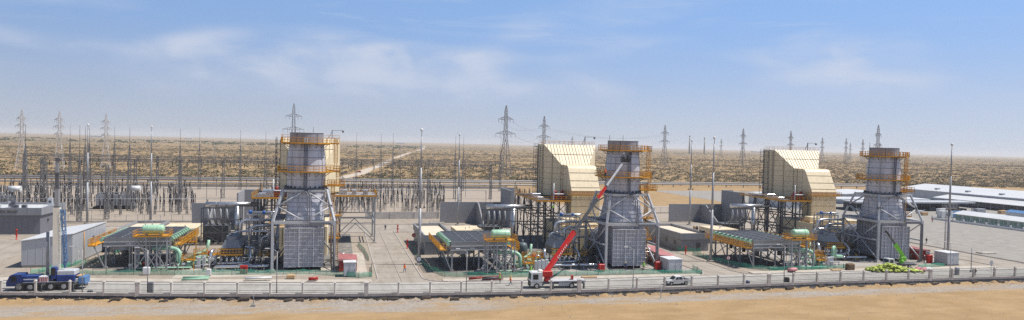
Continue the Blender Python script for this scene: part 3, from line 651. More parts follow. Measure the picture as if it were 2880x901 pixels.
m = MB(); m.box(5.1, 6.9, -.9, 1.3, 26.86, 27.0); m.box(5.7, 7.2, -.9, 1.3, 20.76, 20.9); d = m.build('ladder_landing', YEL, st)
m = MB(); railing(m, [(5.15,-.9),(6.9,-.9),(6.9,1.3),(5.15,1.3)], 27, 1.15, False, .8, .09); railing(m, [(5.75,-.9),(7.2,-.9),(7.2,1.3),(5.75,1.3)], 20.9, 1.15, False, .8, .09); m.build('railing', YEL, d)
def ladder(x, y, z0, z1, par, w=.55, cage=True):
    m = MB()
    for s_ in (-1, 1): m.bar((x+s_*w/2, y, z0), (x+s_*w/2, y, z1), .11)
    n = int((z1-z0)/.45)
    for i in range(n): m.bar((x-w/2, y, z0+.45*(i+.5)), (x+w/2, y, z0+.45*(i+.5)), .045)
    l = m.build('ladder', YEL, par)
    if cage:
        m = MB()
        for a in (-1, 0, 1): m.bar((x+a*.42, y-.72+abs(a)*.25, z0+2), (x+a*.42, y-.72+abs(a)*.25, z1), .08)
        for i in range(int((z1-z0-2)/.9)):
            z = z0+2+.9*i; m.bar((x-.42, y, z), (x-.42, y-.5, z), .05); m.bar((x-.42, y-.5, z), (x, y-.74, z), .05); m.bar((x, y-.74, z), (x+.42, y-.5, z), .05); m.bar((x+.42, y-.5, z), (x+.42, y, z), .05)
        m.build('cage', YEL, l)
ladder(6.2, -.4, 20.9, 28.1, st); ladder(6.75, -.2, 17.7, 22.0, st); ladder(5.7, -.8, 1.0, 18.8, st); ladder(6.6, .6, .3, 11, st, .7)
m = MB(); m.box(5.2, 7.6, -1.6, 1.6, 11.0, 11.12); m.box(5.0, 7.4, -1.4, 1.4, 6.0, 6.12); d = m.build('mid_landing', YEL, st)
m = MB(); railing(m, [(5.2,-1.6),(7.6,-1.6),(7.6,1.6)], 11.12, 1.1, False, .9); railing(m, [(5.0,-1.4),(7.4,-1.4),(7.4,1.4)], 6.12, 1.1, False, .9); m.build('railing', YEL, d)
for dx in (-.22, .24):
    m = MB(); m.pipe([(dx,-4.35,28.2),(dx,-4.42,17.2),(dx+.9,-6.55,16.2),(dx+.95,-7.4,11.2-dx),(dx+1.0,-7.45,10.25-dx*.8),(5.75+dx,-7.45,10.25-dx*.8),(5.95+dx,-7.45,.1)], .13, 8, .45); m.build('drain_pipe', GREYD, st)
m = MB()
for t in (1.2, 2.4): m.bar((3.4*math.cos(t), 3.4*math.sin(t), 29), (3.4*math.cos(t), 3.4*math.sin(t), 30.6), .07)
m.build('lightning_rod', STEEL_D, st)
# transition hopper, round above and square below, with stiffeners
n = 40; top = [(4.0*math.cos(2*math.pi*i/n), 4.0*math.sin(2*math.pi*i/n)) for i in range(n)]
def sq(x, y, hx, hy0, hy1):
    k = max(abs(x)/hx, (y/hy1 if y > 0 else -y/hy0)); return (x/k, y/k)
bot = [sq(x, y, 3.9, 4.9, 4.6) for x, y in top]
LV_ = 7
m = MB(); v = []
for j in range(LV_+1):
    t = j/LV_; v += [(bx*(1-t)+tx*t, by*(1-t)+ty*t, 10.7+6.35*t) for (bx, by), (tx, ty) in zip(bot, top)]
m._add(v, [(j*n+i, j*n+(i+1)%n, (j+1)*n+(i+1)%n, (j+1)*n+i) for j in range(LV_) for i in range(n)], 0, False); hop = m.build('transition_hopper', CLAD, st)
for j in range(1, LV_):
    m = MB()
    for i in range(n): a = Vector(v[j*n+i]); b = Vector(v[j*n+(i+1)%n]); m.bar(a*1.008+Vector((0,0,a.z*-.008)), b*1.008+Vector((0,0,b.z*-.008)), .07)
    m.build('stiffener', CLAD2, hop)
for i in range(0, n, 4): m = MB(); m.bar(v[i], v[LV_*n+i], .09); m.build('stiffener', CLAD2, hop)
place(st, {1: 'grey exhaust stack of the leftmost unit, hiding most of its tan filter house', 2: 'grey exhaust stack reached by the red crane boom and its man basket', 3: 'grey exhaust stack at the rightmost unit beside the gravel yard'}, 'grey exhaust stacks with yellow walkways')
# ---- silencer box with grid of stiffened panels
bx = thing('exhaust_box', 'x', 'exhaust duct', (0, 6.8, 0))
m = MB(); m.box(-3.85, 3.85, -4.3, 4.6, .9, 10.55); m.build('casing', PANEL, bx)
pm_ = MB().bevbox(-.42, .42, -.05, .05, -.46, .46, .04).mesh('panel', PANEL); pr_ = MB().box(-4.0, 4.0, -.13, .13, -.05, .05).mesh('rib', RIB); pv_ = MB().box(-.05, .05, -.14, .14, 0, 8.3).mesh('rib', RIB); pvb = MB().box(-.10, .10, -.22, .2, 0, 8.3).mesh('rib', RIB)
fr = MB().box(-4.0, 4.0, -5.15, -4.3, .75, 9.05).build('front_cover', PANEL, bx)
for i in range(9): link('rib', pvb if i in (3, 6) else pv_, fr, (-3.95+7.9*i/8, -5.2, .75))
for j in range(10): link('rib', pr_, fr, (0, -5.2, .80+8.2*j/9))
for i in range(8):
    for j in range(9):
        o = link('panel', pm_, fr, (-3.95+7.9*(i+.5)/8, -5.16, .80+8.2*(j+.5)/9)); o.rotation_euler = (rng.uniform(-.015,.015), 0, rng.uniform(-.02,.02)); o.scale = (1, 1, .93)
sv = MB().box(-.14, .14, -.05, .05, 0, 9.5).mesh('rib', CLAD2); sh = MB().box(-.12, .12, -4.4, 4.5, -.05, .05).mesh('rib', CLAD2)
for s_ in (-1, 1):
    for i in range(9): link('rib', sv, bx, (s_*3.88, -4.2+8.7*i/8, .95))
    for j in range(9): link('rib', sh, bx, (s_*3.88, 0, 1.4+1.1*j))
rt_ = MB().box(-.05, .05, -.14, .1, 0, 1.3).mesh('rib', RIB)
for i in range(9): link('rib', rt_, bx, (-3.8+7.6*i/8, -4.3, 9.2))
for x in (-3.2, 0, 3.2):
    for y in (-3.6, 0, 3.6): m = MB(); m.box(x-.25, x+.25, y-.25, y+.25, 0, .9); m.build('foot', STEEL_D, bx)
m = MB(); m.box(-4.0, 4.0, -4.5, 4.7, 10.55, 10.7); m.build('top_flange', STEEL, bx)
place(bx, {1: 'square grey panelled exhaust box under the leftmost stack', 2: 'square grey panelled exhaust box with two workers at its foot', 3: 'square grey panelled exhaust box behind the green crane truck'}, 'panelled exhaust boxes')
# ---- round diffuser behind the box
df = thing('exhaust_diffuser', 'x', 'exhaust duct', (-.6, 11.6, 0))
for k, (r0, r1, y0, y1) in enumerate(((3.6,3.45,0,2.2),(3.45,3.2,2.25,4.6),(3.2,2.8,4.65,7.4),(2.8,2.3,7.45,10))):
    m = MB(); m.tube((0,y0,4.6), (0,y1,4.6), r0, 32, r1); m.build('shell_section', CLAD2, df)
    m = MB(); m.tube((0,y1-.12,4.6), (0,y1+.1,4.6), r1+.16, 32); m.build('flange', STEEL, df)
m = MB()
for y in (1, 4, 8): m.box(-1.8, 1.8, y-.2, y+.2, 0, 2.0)
m.build('saddle', STEEL_D, df)
place(df, {1: 'round grey exhaust diffuser hidden behind the leftmost exhaust box', 2: 'round grey exhaust diffuser left of the middle exhaust box', 3: 'round ribbed exhaust diffuser left of the rightmost exhaust box'}, 'round exhaust diffusers')
# ---- steel support frame around the stack
sf = thing('stack_support_frame', 'x', 'steel frame', (0, 0, 0))
W_, D_ = 6.2, 14.0; TW, T0, T1 = 4.5, 2.4, 11.6
for x in (-W_, W_):
    for y in (0, D_):
        m = MB(); m.box(x-.26, x+.26, y-.26, y+.26, .3, 10.75); l = m.build('column', FRAME, sf); m = MB(); m.hexa([(x-.7,y-.7,0),(x+.7,y-.7,0),(x+.7,y+.7,0),(x-.7,y+.7,0)], [(x-.35,y-.35,.7),(x+.35,y-.35,.7),(x+.35,y+.35,.7),(x-.35,y+.35,.7)]); m.build('foot', CONC, l)
        tx, ty = math.copysign(TW, x), (T0 if y == 0 else T1); m = MB(); m.bar((x,y,10.6), (tx,ty,17.1), .44, .44); m.build('raking_leg', FRAME, sf)
for a, b in (((-W_,0),(W_,0)),((-W_,D_),(W_,D_)),((-W_,0),(-W_,D_)),((W_,0),(W_,D_))):
    m = MB(); d_ = (Vector((*b,0))-Vector((*a,0))).normalized(); m.bar(Vector((*a,10.38))+d_*.27, Vector((*b,10.38))-d_*.27, .4, .6); m.build('beam', FRAME, sf)
for a, b in (((-TW,T0),(TW,T0)),((-TW,T1),(TW,T1)),((-TW,T0),(-TW,T1)),((TW,T0),(TW,T1))):
    m = MB(); d_ = (Vector((*b,0))-Vector((*a,0))).normalized(); m.bar(Vector((*a,16.85))+d_*.2, Vector((*b,16.85))-d_*.2, .36, .4); m.build('ring_beam', FRAME, sf)
def kb(a0, a1, b0, b1):                                      # K bracing on one raking face: leg a0-a1, leg b0-b1
    a0, a1, b0, b1 = map(Vector, (a0, a1, b0, b1)); tm = a1.lerp(b1, .5); bm2 = a0.lerp(b0, .5)
    for p, q in ((a0.lerp(a1,.47), tm), (a0.lerp(a1,.47), bm2), (b0.lerp(b1,.47), tm), (b0.lerp(b1,.47), bm2)):
        m = MB(); m.tube(p, q, .15, 8); m.build('brace', FRAME, sf)
    for p in (a0.lerp(a1,.47), b0.lerp(b1,.47)): m = MB(); m.bar(p-Vector((0,0,.4)), p+Vector((0,0,.4)), .62, .5); m.build('gusset', FRAME, sf)
c4 = [((-W_,0,10.7),(-TW,T0,17)),((W_,0,10.7),(TW,T0,17)),((W_,D_,10.7),(TW,T1,17)),((-W_,D_,10.7),(-TW,T1,17))]
for i in range(4): kb(*c4[i], *c4[(i+1)%4])
for x in (-W_, W_):                                          # side faces below the beam
    for p, q in (((x,.2,1.0),(x,D_/2,5.6)),((x,D_-.2,1.0),(x,D_/2,5.6)),((x,.2,10),(x,D_/2,5.6)),((x,D_-.2,10),(x,D_/2,5.6))): m = MB(); m.tube(p, q, .16, 8); m.build('brace', FRAME, sf)
    m = MB(); m.bar((x,.3,5.6), (x,D_-.3,5.6), .26, .3); m.build('beam', FRAME, sf)
for p, q in (((-W_,D_,1),(0,D_,10)),((W_,D_,1),(0,D_,10))): m = MB(); m.tube(p, q, .16, 8); m.build('brace', FRAME, sf)
m = MB(); m.box(-W_, -4.1, .3, D_-.3, 10.69, 10.75); m.build('grating', STEEL_D, sf)
place(sf, {1: 'grey steel support frame straddling the leftmost exhaust stack', 2: 'grey steel support frame straddling the stack that the red crane reaches', 3: 'grey steel support frame straddling the rightmost exhaust stack'}, 'steel frames under the stacks')
# ---- tan intake filter house
fh = thing('intake_filter_house', 'x', 'filter house', (-.6, 46, 0))
zb = 13.4
m = MB(); m.box(-7.8, 7.8, 0, 6.5, zb, 28.0); m.build('rear_housing', TAN, fh)
A8 = [(-7.8,0,zb),(7.8,0,zb),(7.8,0,28),(-7.8,0,28)]; B8 = [(-4.0,-5,zb),(4.3,-5,zb),(4.3,-5,22.4),(-4.0,-5,22.4)]
m = MB(); m.hexa([B8[0],B8[1],A8[1],A8[0]], [B8[3],B8[2],A8[2],A8[3]]); m.build('transition_duct', TAN, fh)
m = MB(); m.box(-4.0, 4.3, -9.7, -5.01, zb, 22.35); m.build('inlet_duct', TAN, fh)
hp = [(-9.7,22.35),(-10.6,22.2),(-11.2,21.6),(-14.8,15.6),(-9.7,15.6)]
m = MB(); m.prism(hp, 'x', -3.9, 4.2); hood = m.build('bend_hood', TAN, fh)
m = MB(); m.box(-3.88, 4.18, -14.7, -9.72, 7.6, 15.58); m.build('plenum', TAN, fh)
for j, z in enumerate((20.4, 18.3, 16.5)):                    # seams across the bend
    y = -11.2-(21.6-z)/6.0*3.6; m = MB(); m.bar((-3.95,y-.03,z+.02), (4.25,y-.03,z+.02), .10); m.build('seam', TAN_S, hood)
for k in range(1, 17):                                        # standing seams running straight down the slanted roof, cut by its tapering sides
    x_ = -7.8+15.6*k/17; t_ = 1.0 if -4.0 <= x_ <= 4.3 else ((x_+7.8)/3.8 if x_ < 0 else (7.8-x_)/3.5); a = (x_, 0, 28.0); b = (x_, -5*t_, 28-5.6*t_); m = MB(); m.bar(Vector(a)+Vector((0,-.03,.04)), Vector(b)+Vector((0,-.03,.04)), .15 if k in (5, 11) else .07, .10); m.build('standing_seam', TAN if k in (5, 11) else TAN_S, fh)
m = MB(); m.bar((-5.9,-2.53,25.23), (6.05,-2.53,25.23), .12); m.build('seam', TAN_S, fh)
for z in (15, 16.6, 18.2, 19.8, 21.4, 23.0, 24.6, 26.2):      # horizontal panel joints on the side
    m = MB(); m.bar((-7.83,0,z), (-7.83,6.5,z), .05); 
    t = 1.0 if z < 22.4 else (28-z)/5.6
    m.bar((-7.83,0,z), Vector((-7.83,0,z)).lerp(Vector((-4.03,-5,z)), t), .05); m.build('seam', TAN_S, fh)
    if z < 22: m = MB(); m.bar((-4.03,-5,z), (-4.03,-9.7,z), .05); m.build('seam', TAN_S, fh)
for p, q in (((-7.84,.1,zb),(-7.84,.1,27.9)),((-7.84,-.0,zb),(-7.84,6.4,zb)),((-5.95,-2.5,zb),(-5.95,-2.5,25.2)),((-4.05,-5,zb),(-4.05,-5,22.4)),((-4.05,-7,zb),(-4.05,-7,22.3)),((-7.84,6.4,zb),(-7.84,6.4,28))): m = MB(); m.bar(p, q, .13); m.build('corner_trim', TAN_S, fh)
m = MB(); railing(m, [(-7.7,.3),(7.7,.3),(7.7,6.2),(-7.7,6.2)], 28, 1.0, True, 1.6, .05, False); m.build('roof_railing', YEL, fh)
m = MB(); m.bar((5.6,3,28), (5.6,3,30.6), .18); m.bar((5.6,3,30.4), (8.6,3,30.5), .09); m.bar((4.6,3,28), (5.6,3,30.2), .10); m.box(8.3, 8.8, 2.85, 3.15, 29.9, 30.4); m.build('roof_hoist', STEEL_D, fh)
m = MB()
for k in range(9): railing(m, [(-9.2,.6),(-9.2,6.2)], zb+.2+1.7*k, 1.0, False, 1.8, .05)
for y in (.6, 3.4, 6.2): m.bar((-9.2,y,zb), (-9.2,y,27.5), .10); m.bar((-8.0,y,zb), (-8.0,y,27.5), .10)
m.build('access_scaffold', STEEL_D, fh)
for k in range(8): m = MB(); m.bar((7.84,.2,15+1.6*k), (7.84,6.4,15+1.6*k), .06); m.build('seam', TAN_S, fh)
m = MB(); railing(m, [(-4.9,-9.0),(-4.9,-15.7),(5.2,-15.7),(5.2,-9.0)], 14.6, 1.1, False, 1.2, .06); m.box(-4.9, 5.2, -15.7, -14.75, 14.5, 14.6); m.build('plenum_walkway', YEL, fh)
for k in range(7): m = MB(); m.bar((-3.6+1.2*k,-14.75,13.4), (-3.6+1.2*k,-15.6,14.45), .08); m.build('bracket', TAN, fh)
for z in (9.5, 11.4, 13.2): m = MB(); m.bar((-3.9,-14.74,z), (4.2,-14.74,z), .05); m.build('seam', TAN_S, fh)
place(fh, {1: 'tan intake filter house mostly hidden behind the leftmost stack', 2: 'tan intake filter house with slanted ribbed roof at the middle unit', 3: 'tan intake filter house with a small roof hoist at the rightmost unit'}, 'tan intake filter houses')
# ---- elevated deck under the filter house
dk = thing('filter_house_deck', 'x', 'steel platform', (0, 0, 0))
m = MB(); m.box(-14, -4.6, 31, 57, 12.75, 13.0); m.box(-4.58, 8.2, 44.5, 57, 12.75, 13.0); m.build('floor', STEEL_D, dk)
m = MB(); railing(m, [(-14,57),(-14,31),(-4.8,31),(-4.8,35)], 13.0, 1.1, False, 1.4, .07); m.bar((-14.03,57,12.85), (-14.03,31,12.85), .06, .34); m.bar((-14,30.97,12.85), (-4.6,30.97,12.85), .06, .34); m.build('railing', YEL, dk)
for x in (-13.4, -9.2, -5.2):
    for y in (32, 40, 48, 56): m = MB(); m.bar((x,y,0), (x,y,12.74), .36); m.build('column', STEEL_D, dk)
for x in (2, 7.5):
    for y in (46, 56): m = MB(); m.bar((x,y,0), (x,y,12.74), .36); m.build('column', STEEL_D, dk)
for z in (4.2, 8.4):
    m = MB()
    for x in (-13.4, -9.2, -5.2): m.bar((x,32.2,z), (x,55.8,z), .2, .26)
    for y in (32, 40, 48, 56): m.bar((-13.2,y,z+.3), (-5.4,y,z+.3), .2, .26)
    m.build('tier_beam', STEEL_D, dk)
for x0, x1 in ((-13.4,-9.2),(-9.2,-5.2)):
    for y in (32, 48):
        for z0, z1 in ((.2,4.2),(4.4,8.4),(8.6,12.6)): m = MB(); m.bar((x0,y,z0), (x1,y,z1), .14); m.bar((x1,y,z0), (x0,y,z1), .14); m.build('cross_brace', STEEL_D, dk)
for y0, y1 in ((32,40),(40,48),(48,56)):
    m = MB(); m.bar((-13.4,y0,.3), (-13.4,y1,12.6), .16); m.bar((-13.4,y1,.3), (-13.4,y0,12.6), .16); m.build('cross_brace', STEEL_D, dk)
m = MB(); m.bar((-9.0,33,13), (-9.0,33,17.6), .22); m.pipe([(-9.0,33,17.5),(-9.0,33,14.6),(-5.2,33,14.6)], .17, 8); m.build('vent_pipe', WHITE, dk)
for x in (-8.3, -6.2): m = MB(); m.box(x-.7, x+.7, 33.4, 35, 13.01, 14.6); m.lathe([(.5,14.6),(.5,15.3),(.2,15.6)], 10, (x,34.2,0)); m.build('motor', REDD, dk)
m = MB(); m.bevbox(-13, -11.2, 35, 39, 13.01, 13.7, .08); m.build('duct_box', SILV, dk); m = MB(); m.bevbox(-12.6, -10, 42, 44, 13.01, 14.1, .08); m.build('duct_box', SILV, dk)
place(dk, {1: 'dark steel deck left behind the leftmost stack', 2: 'dark braced steel deck left of the middle tan filter house', 3: 'dark braced steel deck left of the rightmost tan filter house'}, 'decks under the filter houses')
# ---- turbine enclosure
te = thing('turbine_enclosure', 'x', 'enclosure', (0, 0, 0))
m = MB(); m.bevbox(-9, 4.6, 20.5, 43, 0, 7.0, .12); m.build('wall', TAN, te)
for x0, x1, y0, y1, z1 in ((-8,-4.6,21.5,25,8.2),(-3.6,-.4,21.2,24,7.9),(.6,3.8,21.5,26,8.3),(-7.6,-4.4,27,30,8.6)): m = MB(); m.bevbox(x0,x1,y0,y1,7.01,z1,.1); m.build('roof_vent', TAN, te)
m = MB(); railing(m, [(-8.8,20.8),(4.3,20.8)], 7.0, 1.1, False, 1.2, .06); railing(m, [(-8.8,20.8),(-8.8,30)], 7.0, 1.1, False, 1.2, .06); m.build('roof_railing', YEL, te)
for x in (-7, -3.4, 1.5): m = MB(); m.box(x-.6, x+.6, 20.44, 20.5, .3, 2.5); d = m.build('door', GREYP, te); m = MB(); m.box(x+.35, x+.45, 20.38, 20.44, 1.2, 1.5); m.build('handle', BLACK, d)
for x in (-8, -5.6, -3.2, -.8, 1.6, 4): m = MB(); m.box(x-.03, x+.03, 20.45, 20.5, 2.7, 6.9); m.build('seam', TAN_S, te)
place(te, {1: 'low tan turbine enclosure behind the leftmost stack', 2: 'low tan turbine enclosure below the middle filter house', 3: 'low tan turbine enclosure below the rightmost filter house'}, 'tan turbine enclosures')
# ================================================================== fin-fan coolers and process equipment
KO = {1: (-46.7, 157.2), 2: (24.1, 144.9), 3: (95.7, 141.0)}
def place_k(proto, labels, group, skip={}):
    tr = snapshot(proto); lx, ly, lz = proto.location
    for k in (3, 2, 1):
        if k not in labels: continue
        p = (KO[k][0]+lx, KO[k][1]+ly, lz)
        if k == min(labels): proto.location = p; proto['label'] = labels[k]; proto['group'] = group
        else: copy_tree(tr, labels[k], p, group=group, skip=skip.get(k, ()))
BUNDLE = M('finned_tube_bundle', (.045, .046, .055), .6, .2, .3, 1.5, .3, 10)
CLR = M('cooler_steel', (.27, .28, .29), .5, .35, .16, .5)
fc = thing('fin_fan_cooler', 'x', 'air cooler', (0, 0, 0))
CW, CD = 12.4, 17.3
for nm, (x0, x1, y0, y1) in {'front_plate': (0,CW,0,.12), 'rear_plate': (0,CW,CD-.12,CD), 'side_plate': (0,.12,.13,CD-.13), 'side_plate_b': (CW-.12,CW,.13,CD-.13)}.items():
    m = MB(); m.box(x0, x1, y0, y1, 5.45, 6.45); m.build('side_plate' if 'side' in nm else nm, CLR, fc)
m = MB(); m.box(-.05, CW+.05, -.06, CD+.05, 4.62, 5.42); m.build('plenum_girder', CLR, fc)
m = MB(); m.box(-.12, CW+.12, -.12, -.06, 4.55, 4.72); m.box(-.12, CW+.12, -.14, 0, 5.40, 5.5); m.build('girder_flange', GREYL, fc)
m = MB(); m.box(4.2, 5.2, -.09, -.06, 4.9, 5.12); m.build('name_plate', WHITE, fc)
pn = MB().bevbox(-1.42, 1.42, -.86, .86, -.06, .06, .05).mesh('tube_bundle', BUNDLE)
for i in range(4):
    for j in range(9): link('tube_bundle', pn, fc, (CW*(i+.5)/4, CD*(j+.5)/9, 6.22))
bm1 = MB().box(-CW/2, CW/2, -.045, .045, -.09, .09).mesh('grid_beam', STEEL); bm2 = MB().box(-.05, .05, -CD/2, CD/2, -.06, .06).mesh('grid_beam', STEEL)
for j in range(10): link('grid_beam', bm1, fc, (CW/2, .07+(CD-.14)*j/9, 6.42))
for i in range(5): link('grid_beam', bm2, fc, (.06+(CW-.12)*i/4, CD/2, 6.38))
hd = MB().tube((0,0,0), (0,1.2,0), .30, 12); hd.tube((0,-.08,0), (0,.02,0), .38, 12); hd.tube((0,1.18,0), (0,1.28,0), .38, 12); hd.pipe([(0,.6,.2),(0,.6,.5),(.7,.6,.5)], .15, 8); hd = hd.mesh('header', GREEN)
for s_ in (0, 1):
    for j in range(9): o = link('header', hd, fc, (-.55 if s_ == 0 else CW+.55, .25+CD*j/9, 5.85)); o.scale = (1 if s_ == 0 else -1, 1, 1)
for s_ in (-1, 1):                                            # side walkways
    x0 = -2.6 if s_ < 0 else CW+1.2; m = MB(); m.box(x0, x0+1.4, -1.2, CD, 4.72, 4.84); d = m.build('walkway', YEL, fc)
    m = MB(); xo = x0 if s_ < 0 else x0+1.4; railing(m, [(x0 if s_ > 0 else x0+1.4,-1.2),(xo,-1.2),(xo,CD)], 4.84, 1.35, False, .75, .08); m.bar((xo,-1.2,4.95), (xo,CD,4.95), .05, .3); m.build('railing', YEL, d)
    m = MB()
    for j in range(28): m.bar((xo,-1.1+CD*j/28,4.84), (xo,-1.1+CD*j/28,6.1), .05)
    m.build('infill_bars', YEL, d, kind='stuff')
    for y in (0, 5.7, 11.5, 17.1):
        m = MB(); m.bar((0 if s_ < 0 else CW, y, .4), (x0+.7, y, 4.7), .2); m.build('raker', STEEL, fc)
for x in (.3, 6.2, CW-.3):
    for y in (.3, 5.9, 11.5, CD-.3): m = MB(); m.bar((x,y,0), (x,y,4.62), .32); l = m.build('column', STEEL, fc); m = MB(); m.box(x-.4, x+.4, y-.4, y+.4, 0, .3); m.build('footing', CONC, l)
for y in (5.9, 11.5, CD-.3):
    for x0, x1 in ((.3,6.2),(6.2,CW-.3)): m = MB(); m.bar((x0,y,.4), (x1,y,4.5), .14); m.bar((x1,y,.4), (x0,y,4.5), .14); m.build('cross_brace', STEEL_D, fc)
fr_ = MB().lathe([(2.3,0),(2.15,.5),(2.3,1.0)], 20, caps=(False, True)).mesh('fan_ring', STEEL)
for x in (3.2, 9.2):
    for y in (3, 8.7, 14.4): link('fan_ring', fr_, fc, (x, y, 3.62)); m = MB(); m.tube((x,y,2.3), (x,y,3.7), .45, 10); m.build('fan_motor', STEEL_D, fc)
place_k(fc, {1: 'fin fan cooler with yellow walkways next to the grey shed and blue crane', 2: 'fin fan cooler on legs at the middle unit, left of the red crane truck', 3: 'fin fan cooler on legs at the rightmost unit'}, 'fin fan coolers')
# ---- green expansion tank on its tower
tk = thing('tank_tower', 'x', 'tank platform', (6.9, -4.9, 0))
for x in (.2, 2.2, 4.2, 6.1):
    for y in (.2, 3.0): m = MB(); m.bar((x,y,0), (x,y,7.05), .24); m.build('column', STEEL, tk)
for p, q in (((.2,.2,6.9),(4.2,.2,.5)),((6.1,.2,6.9),(2.2,.2,.5)),((.2,3,6.9),(4.2,3,.5)),((.2,.2,.5),(2.2,.2,3.6)),((6.1,.2,.5),(4.2,.2,3.6))): m = MB(); m.bar(p, q, .17); m.build('brace', STEEL, tk)
m = MB(); m.bar((.2,.2,3.6), (6.1,.2,3.6), .16); m.bar((.2,3,3.6), (6.1,3,3.6), .16); m.build('tie_beam', STEEL, tk)
m = MB(); m.box(-.2, 6.5, -.2, 3.4, 7.06, 7.2); d = m.build('deck', YEL, tk); m = MB(); railing(m, [(-.2,-.2),(6.5,-.2),(6.5,3.4),(-.2,3.4)], 7.2, 1.1, True, 1.1, .07); m.build('railing', YEL, d)
m = MB()
for s_ in (-.28, .28): m.bar((-.5+s_,-.1,0), (-.5+s_,-.1,8.3), .07)
for i in range(18): m.bar((-.78,-.1,.4*i+.3), (-.22,-.1,.4*i+.3), .045)
m.build('ladder', STEEL, tk)
place_k(tk, {1: 'steel tower with yellow deck in front of the leftmost cooler', 2: 'steel tower with yellow deck in front of the middle cooler', 3: 'steel tower with yellow deck at the rightmost cooler'}, 'tank towers')
ta = thing('expansion_tank', 'x', 'tank', (10.1, -3.3, 7.21))
prof = [(.0,-2.15),(.55,-2.1),(.85,-1.95),(.95,-1.7),(.95,1.7),(.85,1.95),(.55,2.1),(0,2.15)]; m = MB(); n = 20; v = []
for r_, x in prof: v += [(x, r_*math.cos(2*math.pi*i/n), 1.3+r_*math.sin(2*math.pi*i/n)) for i in range(n)]
m._add(v, [(j*n+i, j*n+(i+1)%n, (j+1)*n+(i+1)%n, (j+1)*n+i) for j in range(7) for i in range(n)], 0, True); m.build('vessel', TANKG, ta)
for x in (-1.3, 1.3): m = MB(); m.box(x-.12, x+.12, -.7, .7, 0, .8); m.build('saddle', STEEL, ta); 
for x in (-1.5, -.2, 1.5): m = MB(); m.tube((x,0,2.2), (x,0,2.62), .1, 8); m.build('nozzle', STEEL, ta)
for x in (-.9, .9):
    m = MB(); m.lathe([(.955,-.04),(.985,-.04),(.985,.04),(.955,.04)], 20, caps=(False, False)); o = m.build('strap', GREEN, ta, (x, 0, 1.3)); o.rotation_euler = (0, R(90), 0)
place_k(ta, {1: 'pale green horizontal tank on the tower at the leftmost cooler', 2: 'pale green horizontal tank on the tower at the middle cooler', 3: 'pale green horizontal tank on the tower at the rightmost cooler'}, 'pale green tanks')
